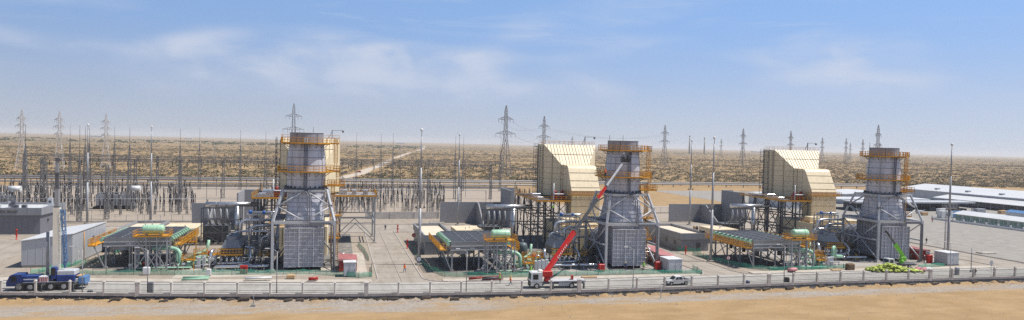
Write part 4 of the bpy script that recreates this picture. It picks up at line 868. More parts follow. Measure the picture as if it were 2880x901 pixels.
# ---- green cooling pipes, valves and small yellow stands
def pipe_skid(seed, k):
    rd = random.Random(seed); x0, y0 = KO[k]
    lab = {1: 'pale green cooling water pipes with valves right of the leftmost cooler', 2: 'pale green cooling water pipes with valves right of the middle cooler', 3: 'pale green cooling water pipes with valves right of the rightmost cooler'}[k]
    t = thing('cooling_pipework', lab, 'pipework', (x0+12.6, y0-2.5, 0), 0, 'green cooling pipework')
    def pp(pts, r, mat=GREEN, nm='pipe'): m = MB(); m.pipe(pts, r, 10); return m.build(nm, mat, t)
    pp([(-3,1,4.2),(1.2,1,4.2),(2.3,.4,3.6),(2.4,.2,.9),(4.6,.2,.9)], .42); pp([(-3,2.6,4.0),(.6,2.6,4.0),(1.4,2.2,3.2),(1.5,2,.9),(6,2,.9)], .36)
    pp([(4.5,.2,1.1),(8.5,3.2,1.1),(11,4.5,1.1),(11.6,5,1.6),(11.6,5,4.0),(13.2,6.2,4.0),(13.4,6.4,1.6),(16.0,7,1.4)], .40)
    pp([(3,4,1.6),(6.5,7,2.8),(6.8,7.3,5)], .30); pp([(2.6,6,1.2),(9,9,1.2),(9.2,9.2,3)], .34); pp([(-8,-.4,.5),(3,-.4,.5),(4,-.8,.4)], .17, STEEL); pp([(-6,-1,.5),(5,-1.2,.5)], .15)
    for q, (x, y) in enumerate(((3.4,.2),(6.2,1.6),(8.2,3.0),(5.2,2))):
        m = MB(); m.tube((x-.3,y,1.0), (x+.3,y,1.0), .58, 10); m.tube((x,y,1.4), (x,y,2.1), .12, 6); m.lathe([(.34,2.1),(.36,2.16),(.34,2.2)], 10, (x,y,0)); m.build('valve', GREEN if q%2 else STEEL, t)
    m = MB(); m.tube((7.2,6.6,1.4), (7.2,6.6,2.6), .5, 10); m.build('valve_actuator', RED, t)
    for (x, y, w, d_, z) in ((2.9,-.9,2.4,1.6,1.9),(4.2,4.4,2.6,1.6,2.3),(7.4,5.6,2.2,1.6,2.0),(.6,8,3.4,1.5,4.4)):
        m = MB(); m.box(x, x+w, y, y+d_, z-.1, z); dd = m.build('yellow_stand', YEL, t); m = MB(); railing(m, [(x,y),(x+w,y),(x+w,y+d_),(x,y+d_)], z, 1.1, True, .8, .065); m.build('railing', YEL, dd)
        for a in (x+.1, x+w-.1):
            for b in (y+.1, y+d_-.1): m = MB(); m.bar((a,b,0), (a,b,z-.1), .1); m.build('leg', YEL, dd)
    for q in range(4): x = 5.6+1.0*q; m = MB(); m.bevbox(x, x+.7, .2+.5*q, .8+.5*q, .35, 2.3, .05); b = m.build('valve_cabinet', GREYL, t); m = MB(); m.box(x+.1, x+.6, .3+.5*q, .7+.5*q, 0, .35); m.build('plinth', CONC, b)
    for q in range(16):                                       # small bore pipework and supports near the ground
        x = rd.uniform(-8, 8); y = rd.uniform(-2.2, 5); L = rd.uniform(1, 3.2); z = rd.uniform(.3, 1.5); dx, dy = rd.choice(((1,0),(0,1),(1,.6)))
        pp([(x,y,0),(x,y,z),(x+dx*L,y+dy*L,z),(x+dx*L,y+dy*L,rd.uniform(0,.3))], rd.uniform(.06,.14), rd.choice((STEEL, STEEL_D, GREEN, STEEL)), 'small_pipe')
    for q in range(7): x = rd.uniform(-7, 7); y = rd.uniform(-1.5, 4); m = MB(); m.bevbox(x, x+rd.uniform(.4,1.1), y, y+rd.uniform(.4,.8), 0, rd.uniform(.4,1.3), .05); m.build('pump_block', rd.choice((STEEL_D, REDD, STEEL, DARK)), t)
    for q in range(3): x = -6.5+5*q; m = MB(); m.bar((x,-1.9,0), (x,-1.9,1.5), .06); m.box(x-.3, x+.3, -1.95, -1.92, 1.2, 1.6); m.build('notice_board', WHITE, t)
for k in (1, 2, 3): pipe_skid(100+k, k)
# ---- tall frame of hanging pipes beside the cooler (leans into the walkway on the right of unit one)
# ---- oil cooler module with fan stacks, silver elbows and blue pumps
oc = thing('oil_cooler', 'x', 'oil cooler', (-17.0, 5.5, 0))
lo = [(0,0,4.4),(4.0,0,4.4),(4.0,6.6,4.4),(0,6.6,4.4)]; hi = [(.7,.8,6.0),(3.3,.8,6.0),(3.3,6.0,6.0),(.7,6.0,6.0)]
m = MB(); m.hexa(lo, hi); m.build('hood', GREYP, oc); m = MB(); m.box(0, 4.0, 0, 6.6, 3.0, 4.38); m.build('bundle_box', STEEL_D, oc)
for y in (2.0, 4.8): m = MB(); m.lathe([(1.25,6.0),(1.2,6.4),(1.25,6.75),(1.05,6.75),(1.05,6.2)], 20, (2.0,y,0), caps=(False, True)); m.build('fan_stack', GREYP, oc)
for x in (.2, 3.8):
    for y in (.2, 3.3, 6.4): m = MB(); m.bar((x,y,0), (x,y,3.0), .2); m.build('leg', STEEL, oc)
m = MB(); m.box(-.4, 4.4, -1.2, -.05, 2.95, 3.05); d = m.build('walkway', YEL, oc); m = MB(); railing(m, [(-.4,-1.2),(4.4,-1.2)], 3.05, 1.2, False, .6, .08); m.bar((-.4,-1.2,3.15), (4.4,-1.2,3.15), .05, .3); m.bar((-.4,-.1,4.25), (4.4,-.1,4.25), .1); m.build('railing', YEL, d)
for q in range(4): x = .25+1.15*q; m = MB(); m.pipe([(x,-.3,1.5),(x,-1.0,1.9),(x,-1.0,2.5),(x+.02,.6,2.75)], .27, 10, .8); m.build('elbow', SILV, oc)
m = MB(); m.pipe([(-.6,-.9,1.35),(5.2,-.9,1.35),(6.0,-.9,1.9),(6.1,-.8,3.0),(5.6,1,4.2)], .27, 10); m.build('header_pipe', SILV, oc)
m = MB(); m.pipe([(-1.6,1,3.9),(-1.9,.2,3.6),(-1.9,-.1,2.4),(-1.2,0,1.8)], .34, 10); m.build('return_bend', SILV, oc)
for x in (.7, 2.7): m = MB(); m.lathe([(.42,.25),(.45,.9),(.3,1.2),(.2,1.25)], 12, (x,-.6,0)); m.tube((x,-.6,.7), (x,-1.25,.7), .3, 10); p_ = m.build('pump', PUMPB, oc); m = MB(); m.box(x-.5, x+.5, -1.3, -.1, 0, .25); m.build('base', CONC, p_)
place(oc, {1: 'grey oil cooler with silver elbows and blue pumps left of the leftmost stack', 2: 'grey oil cooler with silver elbows and blue pumps behind the red boom', 3: 'grey oil cooler with silver elbows and blue pumps left of the rightmost stack'}, 'oil cooler modules')
lp = thing('jacketed_pipe', 'x', 'pipe', (-16.6, 2.6, 0))
m = MB(); m.pipe([(-1.2,.9,.5),(-.9,0,.95),(9.2,0,.95),(9.6,.8,.95)], .3, 10); m.build('jacket', SILV, lp)
for x in (.4, 3, 6, 8.6): m = MB(); m.box(x-.12, x+.12, -.3, .3, 0, .64); m.build('support', STEEL, lp)
place(lp, {1: 'silver jacketed pipe near the ground in front of the leftmost oil cooler', 2: 'silver jacketed pipe near the ground behind the red crane truck', 3: 'silver jacketed pipe near the ground left of the yellow sacks'}, 'ground level jacketed pipes')
# ---- pipe rack with tall silver hairpin pipes
pr = thing('pipe_rack', 'x', 'pipe rack', (-13.0, 14, 0))
for x in (0, 2.6, 5.2):
    for y in (0, 3.0): m = MB(); m.bar((x,y,0), (x,y,10.6), .22); m.build('column', STEEL, pr)
for z in (4.2, 7.4, 10.5):
    m = MB(); m.bar((0,0,z), (5.2,0,z), .2); m.bar((0,3,z), (5.2,3,z), .2); m.bar((0,0,z), (0,3,z), .2); m.bar((5.2,0,z), (5.2,3,z), .2); m.build('tier_beam', STEEL, pr)
for (pts, r) in (([(-1.2,-.6,1.8),(-1.2,-.6,8.8),(-.2,-.4,9.4),(6.4,-.4,9.4)], .34), ([(1.0,-.9,1.6),(1.0,-.9,7.6),(2.0,-.7,8.2),(6.6,-.7,8.2)], .30), ([(-2.6,-.8,2.6),(-2.6,-.8,6.4),(-1.6,-.6,6.9),(4.8,-.6,6.9),(5.0,-.6,1.0)], .26), ([(3.4,-.8,1.0),(3.4,-.8,5.4),(4.2,-.8,5.8),(6.2,-.6,5.8)], .26), ([(-.4,1.2,11.0),(5.0,1.2,11.0),(6.2,1.4,11.0)], .22), ([(.4,2.2,.5),(.4,2.2,10.9),(4.4,2.2,10.9)], .2), ([(2,-1.3,.3),(2,-1.3,3.2),(-.6,-1.6,3.6),(-.6,-2.4,1.2)], .28)):
    m = MB(); m.pipe(pts, r, 10); m.build('hairpin_pipe', SILV, pr)
m = MB(); m.lathe([(.35,10.7),(.38,11.3),(.2,11.5)], 10, (.7,.8,0)); m.build('motor', PUMPB, pr); m = MB(); m.lathe([(.3,10.7),(.32,11.2),(.15,11.4)], 10, (3.6,.8,0)); m.build('motor', PUMPB, pr)
rd = random.Random(5)
for q in range(12):
    x, y, z = rd.uniform(-2,5.5), rd.uniform(-1.6,2.5), rd.uniform(1,10); L = rd.uniform(.8,2.5); m = MB(); dx, dz = rd.choice(((1,0),(0,1))); m.pipe([(x,y,z),(x+dx*L,y,z+dz*L),(x+dx*L+dz*.7,y+.3,z+dz*L+dx*.7)], rd.uniform(.05,.11), 6); m.build('small_pipe', rd.choice((STEEL, SILV, STEEL_D)), pr)
place(pr, {1: 'steel rack of tall silver hairpin pipes left of the leftmost stack', 2: 'steel rack of tall silver hairpin pipes between red boom and middle stack', 3: 'steel rack of tall silver hairpin pipes left of the rightmost diffuser'}, 'racks of silver pipes')
# ---- bus duct gallery: thick silver header with hanging legs on a lattice frame
bd = thing('bus_duct', 'x', 'duct', (-26, 40, 0))
m = MB(); m.tube((0,0,10.5), (12.4,0,10.5), .62, 16); m.build('header_duct', SILV, bd)
for x in (2.5, 5, 7.5, 10): m = MB(); m.tube((x-.06,0,10.5), (x+.06,0,10.5), .68, 16); m.build('clamp_ring', STEEL, bd)
for q in range(4): x = .6+1.5*q; m = MB(); m.pipe([(x,-.2,9.6),(x+.1,-.3,6.6),(x+.3,1.6,5.2),(x+.3,3.0,5.0)], .34, 12); m.build('phase_leg', STEEL, bd)
m = MB(); m.tube((7.6,-.1,0), (7.6,-.1,10), .6, 14); m.build('riser', SILV, bd)
for x in (-.8, 4.2, 8.6):
    for y in (-1.2, 1.6): m = MB(); m.bar((x,y,0), (x,y,9.7), .24); m.build('column', STEEL_D, bd)
for z in (3.2, 6.6, 9.6): m = MB(); m.bar((-.8,-1.2,z), (8.6,-1.2,z), .2); m.bar((-.8,1.6,z), (8.6,1.6,z), .2); m.build('tier_beam', STEEL_D, bd)
for x0, x1 in ((-.8,4.2),(4.2,8.6)): m = MB(); m.bar((x0,-1.2,3.3), (x1,-1.2,.3), .13); m.bar((x0,-1.2,6.5), (x1,-1.2,3.3), .13); m.build('brace', STEEL_D, bd)
m = MB(); m.bevbox(-1, 5, 3.4, 8, 0, 4.6, .1); m.build('generator_cubicle', DARK, bd)
place(bd, {1: 'thick silver bus duct on a dark frame behind the leftmost oil cooler', 2: 'thick silver bus duct in front of the grey firewall at the middle unit', 3: 'thick silver bus duct left of the rightmost filter house deck'}, 'silver bus ducts')
# ---- dark vertical drum, skid boxes between cooler and oil cooler
dr = thing('pressure_vessel', 'x', 'vessel', (-22.5, 12, 0))
m = MB(); m.lathe([(.6,.6),(1.15,.9),(1.2,3.9),(1.0,4.5),(.4,4.8)], 16); m.build('shell', M('teal_grey', (.10, .14, .15), .45, 0, .1, .5), dr)
for a in range(4): m = MB(); t = a*math.pi/2+.8; m.bar((math.cos(t),math.sin(t),0), (math.cos(t),math.sin(t),1.1), .15); m.build('leg', STEEL, dr)
m = MB(); m.tube((0,0,4.7), (0,0,5.4), .16, 8); m.build('nozzle', STEEL, dr)
place(dr, {2: 'dark upright pressure vessel left of the middle oil cooler', 3: 'dark upright pressure vessel left of the rightmost oil cooler'}, 'dark pressure vessels')
# ---- red container shed, white cabinets
def red_shed(u, v, rz, L, lab):
    t = thing('red_shed', lab, 'shed', (u, v, 0), rz, 'red equipment sheds'); m = MB(); m.box(0, 3.6, 0, L, .15, 2.5); m.build('wall', REDD, t)
    m = MB(); m.prism([(-.15,2.5),(3.75,2.5),(3.75,2.62),(-.15,2.95)], 'y', -.15, L+.15); r_ = m.build('roof', PINKR, t)
    for i in range(12): y = .1+L*i/12; m = MB(); m.bar((-.12,y,2.98), (3.72,y,2.65), .08, .05); m.build('roof_rib', PINKR, r_)
    for y in (1.2, L-1.5): m = MB(); m.box(3.6, 3.64, y-.5, y+.5, .2, 2.2); d = m.build('door', RED, t); m = MB(); m.box(3.64, 3.7, y+.3, y+.38, 1.1, 1.25); m.build('handle', BLACK, d)
    m = MB(); m.box(2.4, 3.3, -.45, -.02, 1.7, 2.3); a = m.build('air_conditioner', WHITE, t); m = MB(); m.tube((2.72,-.46,2.0), (2.72,-.44,2.0), .24, 12); m.build('fan_grille', DARK, a)
red_shed(.7, 146.6, 0, 7, 'red shed with faded pink roof right of the leftmost stack')
red_shed(73.2, 143.6, R(-8), 16, 'long dark red shed right of the middle stack')
red_shed(147.6, 145.5, R(-10), 15, 'long dark red shed right of the rightmost stack')
def cabinet(u, v, lab, w=2.4, d=2.6, h=2.9):
    t = thing('equipment_cabinet', lab, 'cabinet', (u, v, 0), 0, 'white equipment cabinets'); m = MB(); m.bevbox(0, w, 0, d, .2, h, .05); m.build('body', GREYL, t); m = MB(); m.box(-.1, w+.1, -.1, d+.1, h+.01, h+.12); m.build('roof', WHITE, t)
    m = MB(); m.box(-.08, w+.08, -.08, d+.08, 0, .19); m.build('skid', DARK, t)
    for i in range(2): x = w*(i+.05)/2; m = MB(); m.box(x+.03, x+w*.45-.02, -.03, 0, .3, h-.2); dd = m.build('door', GREYL, t); m = MB(); m.box(x+w*.4-.06, x+w*.4, -.07, -.03, 1.3, 1.6); m.build('handle', BLACK, dd)
cabinet(1.6, 141.6, 'white cabinet in front of the pink roofed red shed'); cabinet(71.9, 137.4, 'white cabinet beside the middle stack, above the pickup', 3.4, 4.2); cabinet(148.6, 137.2, 'white cabinet beside the tall right lamp mast', 3.6, 4.0, 3.1)
def drum(u, v, lab, h=1.7, r=.7):
    t = thing('foam_drum', lab, 'fire cabinet', (u, v, 0)); m = MB(); m.bevbox(-r, r, -.4, .4, .15, h, .06); m.build('body', RED, t); m = MB(); m.box(-r+.1, r-.1, -.3, .3, 0, .14); m.build('foot', BLACK, t); m = MB(); m.box(-.02, .02, -.43, -.4, .3, h-.2); m.build('door_seam', BLACK, t)
drum(-12.6+-5.6, 147.6, 'red fire cabinet in front of the leftmost oil cooler'); drum(57.2, 140.6, 'red fire cabinet left of the middle support frame'); drum(70.9, 140.6, 'red fire cabinet against the white cabinet at the middle stack', 2.0); drum(147.0, 141.0, 'red fire cabinet left of the right white cabinet', 2.1)
# ---- small hydraulic pipe galleries and clutter at frame feet
rd = random.Random(77)
for k, lab in ((1, 'low clutter of valves and small pipes at the foot of the leftmost stack'), (2, 'low clutter of valves and small pipes at the foot of the middle stack'), (3, 'low clutter of valves and small pipes at the foot of the rightmost stack')):
    ou, ov, oa = UNITS[k]; t = thing('small_bore_pipework', lab, 'pipework', (ou, ov, 0), oa, 'small pipework at the stack feet')
    for q in range(34):
        x = rd.uniform(-21, -5) if q % 3 else rd.uniform(5, 9); y = rd.uniform(2, 13); z = rd.uniform(.4, 3.2); L = rd.uniform(.7, 2.6); m = MB(); dx, dy = rd.choice(((1,0),(0,1),(-1,0)))
        m.pipe([(x,y,0),(x,y,z),(x+dx*L,y+dy*L,z),(x+dx*L,y+dy*L,z*rd.uniform(0,.6))], rd.uniform(.05,.14), 6); m.build('small_pipe', rd.choice((STEEL, STEEL_D, SILV, DARK, SILV)), t)
    for q in range(12): x = rd.uniform(-21,-7); y = rd.uniform(3,13); m = MB(); m.bevbox(x, x+rd.uniform(.4,1.4), y, y+rd.uniform(.4,1), 0, rd.uniform(.4,1.8), .05); m.build('skid_box', rd.choice((STEEL_D, DARK, GREYP, STEEL, YEL)), t)
    for q in range(3): x = -20+5*q; z = 2.2; m = MB(); railing(m, [(x,9),(x+2.6,9),(x+2.6,11)], z, 1.1, False, .8, .065); m.box(x, x+2.6, 9, 11, z-.1, z); m.build('yellow_stand', YEL, t)
# ---- right-hand platform of the leftmost unit
t = thing('access_platform', 'grey elevated platform on braced legs right of the leftmost stack', 'platform', (-.5, 186, 0))
m = MB(); m.box(0, 11, 2, 15, 12.5, 12.9); d = m.build('floor', STEEL, t); m = MB(); railing(m, [(0,2),(11,2),(11,15),(0,15)], 12.9, 1.1, False, 1.2, .07); m.bar((0,1.97,12.75), (11,1.97,12.75), .05, .34); m.bar((11.03,2,12.75), (11.03,15,12.75), .05, .34); m.build('railing', YEL, d)
for x in (.4, 10.6):
    for y in (2.4, 14.6): m = MB(); m.bar((x,y,0), (x,y,12.5), .38); l = m.build('column', STEEL, t); m = MB(); m.box(x-.6, x+.6, y-.6, y+.6, 0, .25); m.build('footing', CONC, l)
for z in (5.4, 7.0): m = MB(); m.bar((.4,2.4,z), (10.6,2.4,z), .24); m.bar((.4,14.6,z), (10.6,14.6,z), .24); m.bar((10.6,2.4,z), (10.6,14.6,z), .24); m.build('tier_beam', STEEL, t)
for y in (2.4, 14.6):
    for p, q in (((.4,y,5.4),(5.5,y,12.4)),((10.6,y,5.4),(5.5,y,12.4)),((.4,y,.3),(5.5,y,5.3)),((10.6,y,.3),(5.5,y,5.3))): m = MB(); m.bar(p, q, .2); m.build('brace', STEEL, t)
for x in (2, 4.5, 7.5): m = MB(); m.bevbox(x, x+1.2, 5, 7, 12.91, 14.2, .06); m.build('valve_box', STEEL, t)
# ---- firewalls behind the units
for a, b, c, z0, z1, lab in ((-44.2,-28.6,-23.4,6.8,11.2,'leftmost unit'), (34.5,56.0,60.7,7.3,12.4,'middle unit'), (121.1,143.1,147.4,6.7,12.1,'rightmost unit')):
    t = thing('firewall', 'plain grey concrete firewall behind the '+lab, 'wall', (a, 232, 0), 0, 'grey firewalls'); FW = M('firewall_grey', (.30, .30, .315), .8, 0, .06, .3)
    m = MB(); m.box(0, b-a-.01, 0, .5, 0, z0); m.build('low_wall', FW, t); m = MB(); m.box(b-a, c-a, -.6, .5, 0, z1); m.build('tall_wall', FW, t)
    m = MB(); m.hexa([(b-a-9,-14,0),(b-a-8.6,-14,0),(b-a-8.6,-.02,0),(b-a-9,-.02,0)], [(b-a-9,-3.5,z0),(b-a-8.6,-3.5,z0),(b-a-8.6,-.02,z0),(b-a-9,-.02,z0)]); m.build('buttress_wall', FW, t)
    m = MB(); m.box(b-a-.4, b-a, -15, -.62, 0, z1); m.build('side_wall', FW, t)
# ---- control buildings and tan electrical containers
def control(u0, u1, v0, v1, lab):
    w, d = u1-u0, v1-v0; t = thing('control_building', lab, 'building', (u0, v0, 0), 0, 'flat roofed control buildings'); m = MB(); m.box(0, w, 0, d, 0, 4.1); m.build('wall', GREYP, t)
    m = MB(); m.box(-.3, w+.3, -.3, .1, 3.2, 4.9); m.box(-.3, w+.3, d-.1, d+.3, 3.2, 4.9); m.box(-.3, .1, .11, d-.11, 3.2, 4.9); m.box(w-.1, w+.3, .11, d-.11, 3.2, 4.9); m.build('parapet', GREYP, t)
    m = MB(); m.box(.12, w-.12, .12, d-.12, 4.11, 4.2); m.build('roof', M('cream_roof', (.70, .60, .46), .8, 0, .08, .4), t)
    for y in (3, 8, 13, 18):
        if y < d-2: m = MB(); m.box(-.05, .0, y, y+1.2, 1.4, 2.6); f = m.build('window', GLASS, t); m = MB(); m.box(-.08, 0, y-.1, y+1.3, 1.28, 1.38); m.build('sill', GREYL, f)
    m = MB(); m.box(w*.55, w*.55+1.2, -.06, 0, 0, 2.2); dd = m.build('door', DARK, t); m = MB(); m.box(w*.55+.95, w*.55+1.05, -.1, -.06, 1, 1.2); m.build('handle', STEEL, dd)
    m = MB(); m.bevbox(w-1.6, w-.4, 1.2, 2.4, 4.22, 5.5, .06); a = m.build('air_conditioner', DARK, t); m = MB(); m.box(w-1.5, w-.5, 1.17, 1.2, 4.4, 5.3); m.build('grille', BLACK, a)
    m = MB()
    for s_ in (0, .5): m.bar((1.4+s_,d-.5,4.2), (1.4+s_,d-.5,6.6), .06)
    for i in range(6): m.bar((1.4,d-.5,4.5+.35*i), (1.9,d-.5,4.5+.35*i), .04)
    m.build('roof_ladder', STEEL, t)
control(-51.6, -44.2, 178, 200.5, 'flat roofed grey control building behind the leftmost cooler'); control(21.2, 28.4, 167, 191, 'flat roofed grey control building by the no entry sign'); control(90.2, 98.4, 165.5, 187, 'flat roofed grey control building with small windows right of the middle stack')
for u0, u1, v0, v1, lab in ((-43.5,-35.3,187.5,201,'tan electrical container behind the leftmost cooler'),(31.6,39.0,181.5,191.5,'tan electrical container behind the middle cooler'),(108,115.5,178,187.5,'tan electrical container behind the rightmost cooler')):
    w, d = u1-u0, v1-v0; t = thing('electrical_container', lab, 'container', (u0, v0, 0), 0, 'tan electrical containers'); m = MB(); m.bevbox(0, w, 0, d, .4, 3.95, .06); m.build('body', TAN, t); m = MB(); m.box(-.1, w+.1, -.1, d+.1, 3.96, 4.1); m.build('roof', TAN, t)
    m = MB(); m.box(.2, w-.2, .2, d-.2, 0, .39); m.build('plinth', CONC, t); m = MB(); m.box(w, w+.05, d*.3, d*.3+1.1, .5, 2.6); dd = m.build('door', TAN_S, t); m = MB(); m.box(w+.05, w+.1, d*.3+.9, d*.3+1, 1.4, 1.6); m.build('handle', BLACK, dd)
    m = MB(); m.box(w, w+.04, d*.55, d*.55+1.3, 2.4, 3.3); m.build('notice_board', WHITE, t)
    for x, y in ((w*.4,d*.3),(w*.6,d*.5)): m = MB(); m.tube((x,y,4.1), (x,y,4.5), .12, 8); m.build('roof_vent', STEEL, t)
# ---- green netting
def netting(pts, lab, h=1.15):
    t = thing('safety_netting', lab, 'netting', (*pts[0], 0), 0, 'green safety netting'); rd = random.Random(int(pts[0][0]*7)); P0 = Vector((*pts[0], 0)); m = MB(); n = MB(); prev = None
    for a, b in zip(pts, pts[1:]):
        A = Vector((*a, 0)); B = Vector((*b, 0)); k = max(1, int((B-A).length/1.2))
        for i in range(k+1):
            p = A.lerp(B, i/k)-P0; top = h*rd.uniform(.72, 1.06); off = Vector((rd.uniform(-.12,.12), rd.uniform(-.12,.12), 0)); q = (p+off, p+Vector((rd.uniform(-.1,.1), -.12, top*.5)), p+Vector((0,0,top)))
            if prev: m._add([tuple(x) for x in prev]+[tuple(x) for x in q], [(0,3,4,1),(1,4,5,2)], 0, True)
            prev = q
            if i % 2 == 0: pm2 = MB(); pm2.bar(p, p+Vector((0,0,h+.15)), .06); pm2.build('post', STEEL_D, t)
    m.build('net', NET, t)
for pts, lab in (([(-56,150.5),(-44,149.6),(-30,147.8),(-18,146.6),(-4,145.2),(4.6,140.2),(7.2,141.2),(7.6,152)], 'green netting along the front of the leftmost unit'), ([(19.5,176),(18.6,160),(19.6,148),(22,139.6),(33,137.2),(45,137),(60,136.8),(70,135.6),(78.6,134.6),(79.4,140)], 'green netting along the front of the middle unit'), ([(90.6,160),(91,150),(94,140),(97,136.4),(108,136),(120,137.2)], 'green netting along the front of the rightmost unit'), ([(89.4,166),(95,163.6)], 'green netting at the foot of the right control building'), ([(-58,152),(-50,166),(-49.6,178)], 'green netting between the grey shed and the leftmost cooler'), ([(137,134.4),(146.5,136)], 'green netting beside the right white cabinet'), ([(7.4,160),(6.8,172),(5.6,184)], 'green netting beside the side road next to the leftmost unit')): netting(pts, lab)
# ---- heaps of pipes, boards and bundles on the paving in front of the units
def bundle(name, u, v, lab, cat, mat, n, L, r, rz=0):
    t = thing(name, lab, cat, (u, v, .12), rz); rd = random.Random(int(u*13))
    for i in range(n): y = rd.uniform(-.7,.7); z = .1+rd.uniform(0,.5); a = rd.uniform(-.25,.25); m = MB(); m.tube((-L/2,y,z), (L/2*rd.uniform(.6,1),y+a,z+rd.uniform(0,.25)), r, 6); m.build('pipe' if 'pipe' in name or 'scaff' in name else 'roll', mat if rd.random() < .8 else REDD, t)
    return t
bundle('scaffold_pipe_heap', 31, 134.4, 'untidy heap of scaffold pipes on the paving at the middle cooler', 'pipe heap', STEEL_D, 14, 4.5, .06); bundle('scaffold_pipe_heap', 27.6, 134.4, 'smaller heap of scaffold pipes left of the untidy one', 'pipe heap', REDD, 8, 3, .06); bundle('pipe_stack', -26, 141.6, 'pale green pipe lengths lying by the front road', 'pipes', GREEN, 4, 5, .16); bundle('pipe_stack', -14.5, 139.6, 'pale pipe lengths lying further right by the front road', 'pipes', WHITE, 3, 5, .16)
bundle('sack_roll_heap', 39.5, 133.6, 'dark red rolls behind the two workers', 'rolls', REDD, 5, 2, .28); bundle('sack_roll_heap', 101.5, 134.0, 'pink rolls on the paving of the rightmost cooler', 'rolls', BAGP, 6, 2, .28); bundle('hose_heap', -4.2, 138.0, 'red and grey hose heap at the leftmost stack', 'hoses', RED, 5, 1.8, .2)
# ================================================================== substation
# insulator posts
def ins_mesh(h, r):
    m = MB(); prof = []; n = int(h/.3)
    for i in range(n): z = h*i/n; prof += [(r*.62, z), (r, z+h/n*.35), (r*.62, z+h/n*.7)]
    m.lathe(prof+[(r*.5, h)], 7); return m
def ipost(kind):
    t = thing('insulator_post', 'x', 'insulator')
    H_, hi, r = ((3.0,2.6,.19),(3.6,3.4,.21),(2.6,2.2,.18))[kind]
    m = MB()
    if kind == 2: m.tube((0,0,0), (0,0,H_), .13, 6)
    else: m.lattice((0,0,0), (0,0,H_), .62, .5, 4, .09)
    m.build('support', LATT, t); m = ins_mesh(hi, r); m.build('porcelain', INSUL, t, (0,0,H_+.12)); m = MB(); m.box(-.32, .32, -.32, .32, H_, H_+.1); m.build('base_plate', STEEL, t); m = MB(); m.tube((0,0,H_+hi+.1), (0,0,H_+hi+.42), .2, 6); m.build('cap', STEEL, t)
    return t
protos = [ipost(k) for k in range(3)]; trees = [snapshot(p) for p in protos]; used = [False]*3
rd = random.Random(31); cnt = 0
rows = [(262,-150,58,0),(270,-150,60,1),(279,-150,66,0),(291,-150,72,2),(304,-155,84,1),(318,-160,86,0),(334,-165,92,2),(350,-170,96,1)]
LABI = {0: 'dark insulator post on a lattice leg in the front rows of the substation', 1: 'tall dark insulator post on a lattice leg in the substation', 2: 'short dark insulator post on a tubular leg in the substation'}
spots = []
for v, u0, u1, k in rows:
    u = u0+rd.uniform(0, 6)
    while u < u1:
        for q in range(3): spots.append((u+2.3*q, v+rd.uniform(-.8,.8), k))
        u += rd.choice((11, 12.5, 14, 10))
rd.shuffle(spots); spots = [s_ for s_ in spots if in_view(s_[0], s_[1])]
def hidden(u, v):                                             # rough test: behind firewalls, stacks and halls nothing of a post shows
    for a, b in ((-43,-24),(36,60)):
        if a*v/232 < u < b*v/232: return True
    return False
spots = [s_ for s_ in spots if not hidden(s_[0], s_[1])][:298]
for (u, v, k) in spots:
    if not used[k]: used[k] = True; o = protos[k]; o.location = (u, v, 0)
    else: o = copy_tree(trees[k], loc=(u, v, 0))
    o['label'] = LABI[k]; o['group'] = ('lattice leg insulator posts','tall insulator posts','tubular leg insulator posts')[k]
mb = MB(); rd = random.Random(53)
for q in range(1150):
    v = rd.choice((266,274,286,296,308,314,326,344,358,366,374)); u = rd.uniform(-.62*v, 96); z1 = rd.uniform(2.2, 3.6); z2 = z1+rd.uniform(1.6, 3.2)
    if hidden(u, v): continue
    mb.tube((u,v,0), (u,v,z1), .09, 4, caps=False); mb.tube((u,v,z1), (u,v,z2), .17, 5, .13, 1)
    if rd.random() < .4: mb.bar((u-1.2,v,z1+.05), (u+1.2,v,z1+.05), .08)
o = mb.build('small_insulator_posts', [STEEL, INSUL]); tag(o, 'dense field of further thin insulator posts in the substation', 'insulators', kind='stuff')
# aluminium tube busbars and disconnectors
def busbar(u0, u1, v, z, lab):
    t = thing('busbar', lab, 'busbar', (u0, v, 0), 0, 'tubular busbars'); L = u1-u0; m = MB(); m.tube((0,0,z), (L,0,z), .09, 6); m.build('tube', STEEL, t)
    n = int(L/13)
    for i in range(n+1): x = L*i/n; m = MB(); m.bar((x,0,0), (x,0,z-1.7), .18); s_ = m.build('support', LATT, t); m = ins_mesh(1.5, .2); m.build('porcelain', INSUL, s_, (x,0,z-1.65))
for v, z, u0, u1, lab in ((256,6.0,-140,-30,'front tubular busbar of the left substation half'),(285,7.6,-150,62,'long tubular busbar over the second insulator rows'),(312,8.2,-150,70,'long tubular busbar in the middle of the substation'),(342,8.2,-160,90,'rear tubular busbar of the substation'),(299,9,-150,-60,'higher tubular busbar behind the big transformer')): busbar(u0, u1, v, z, lab)
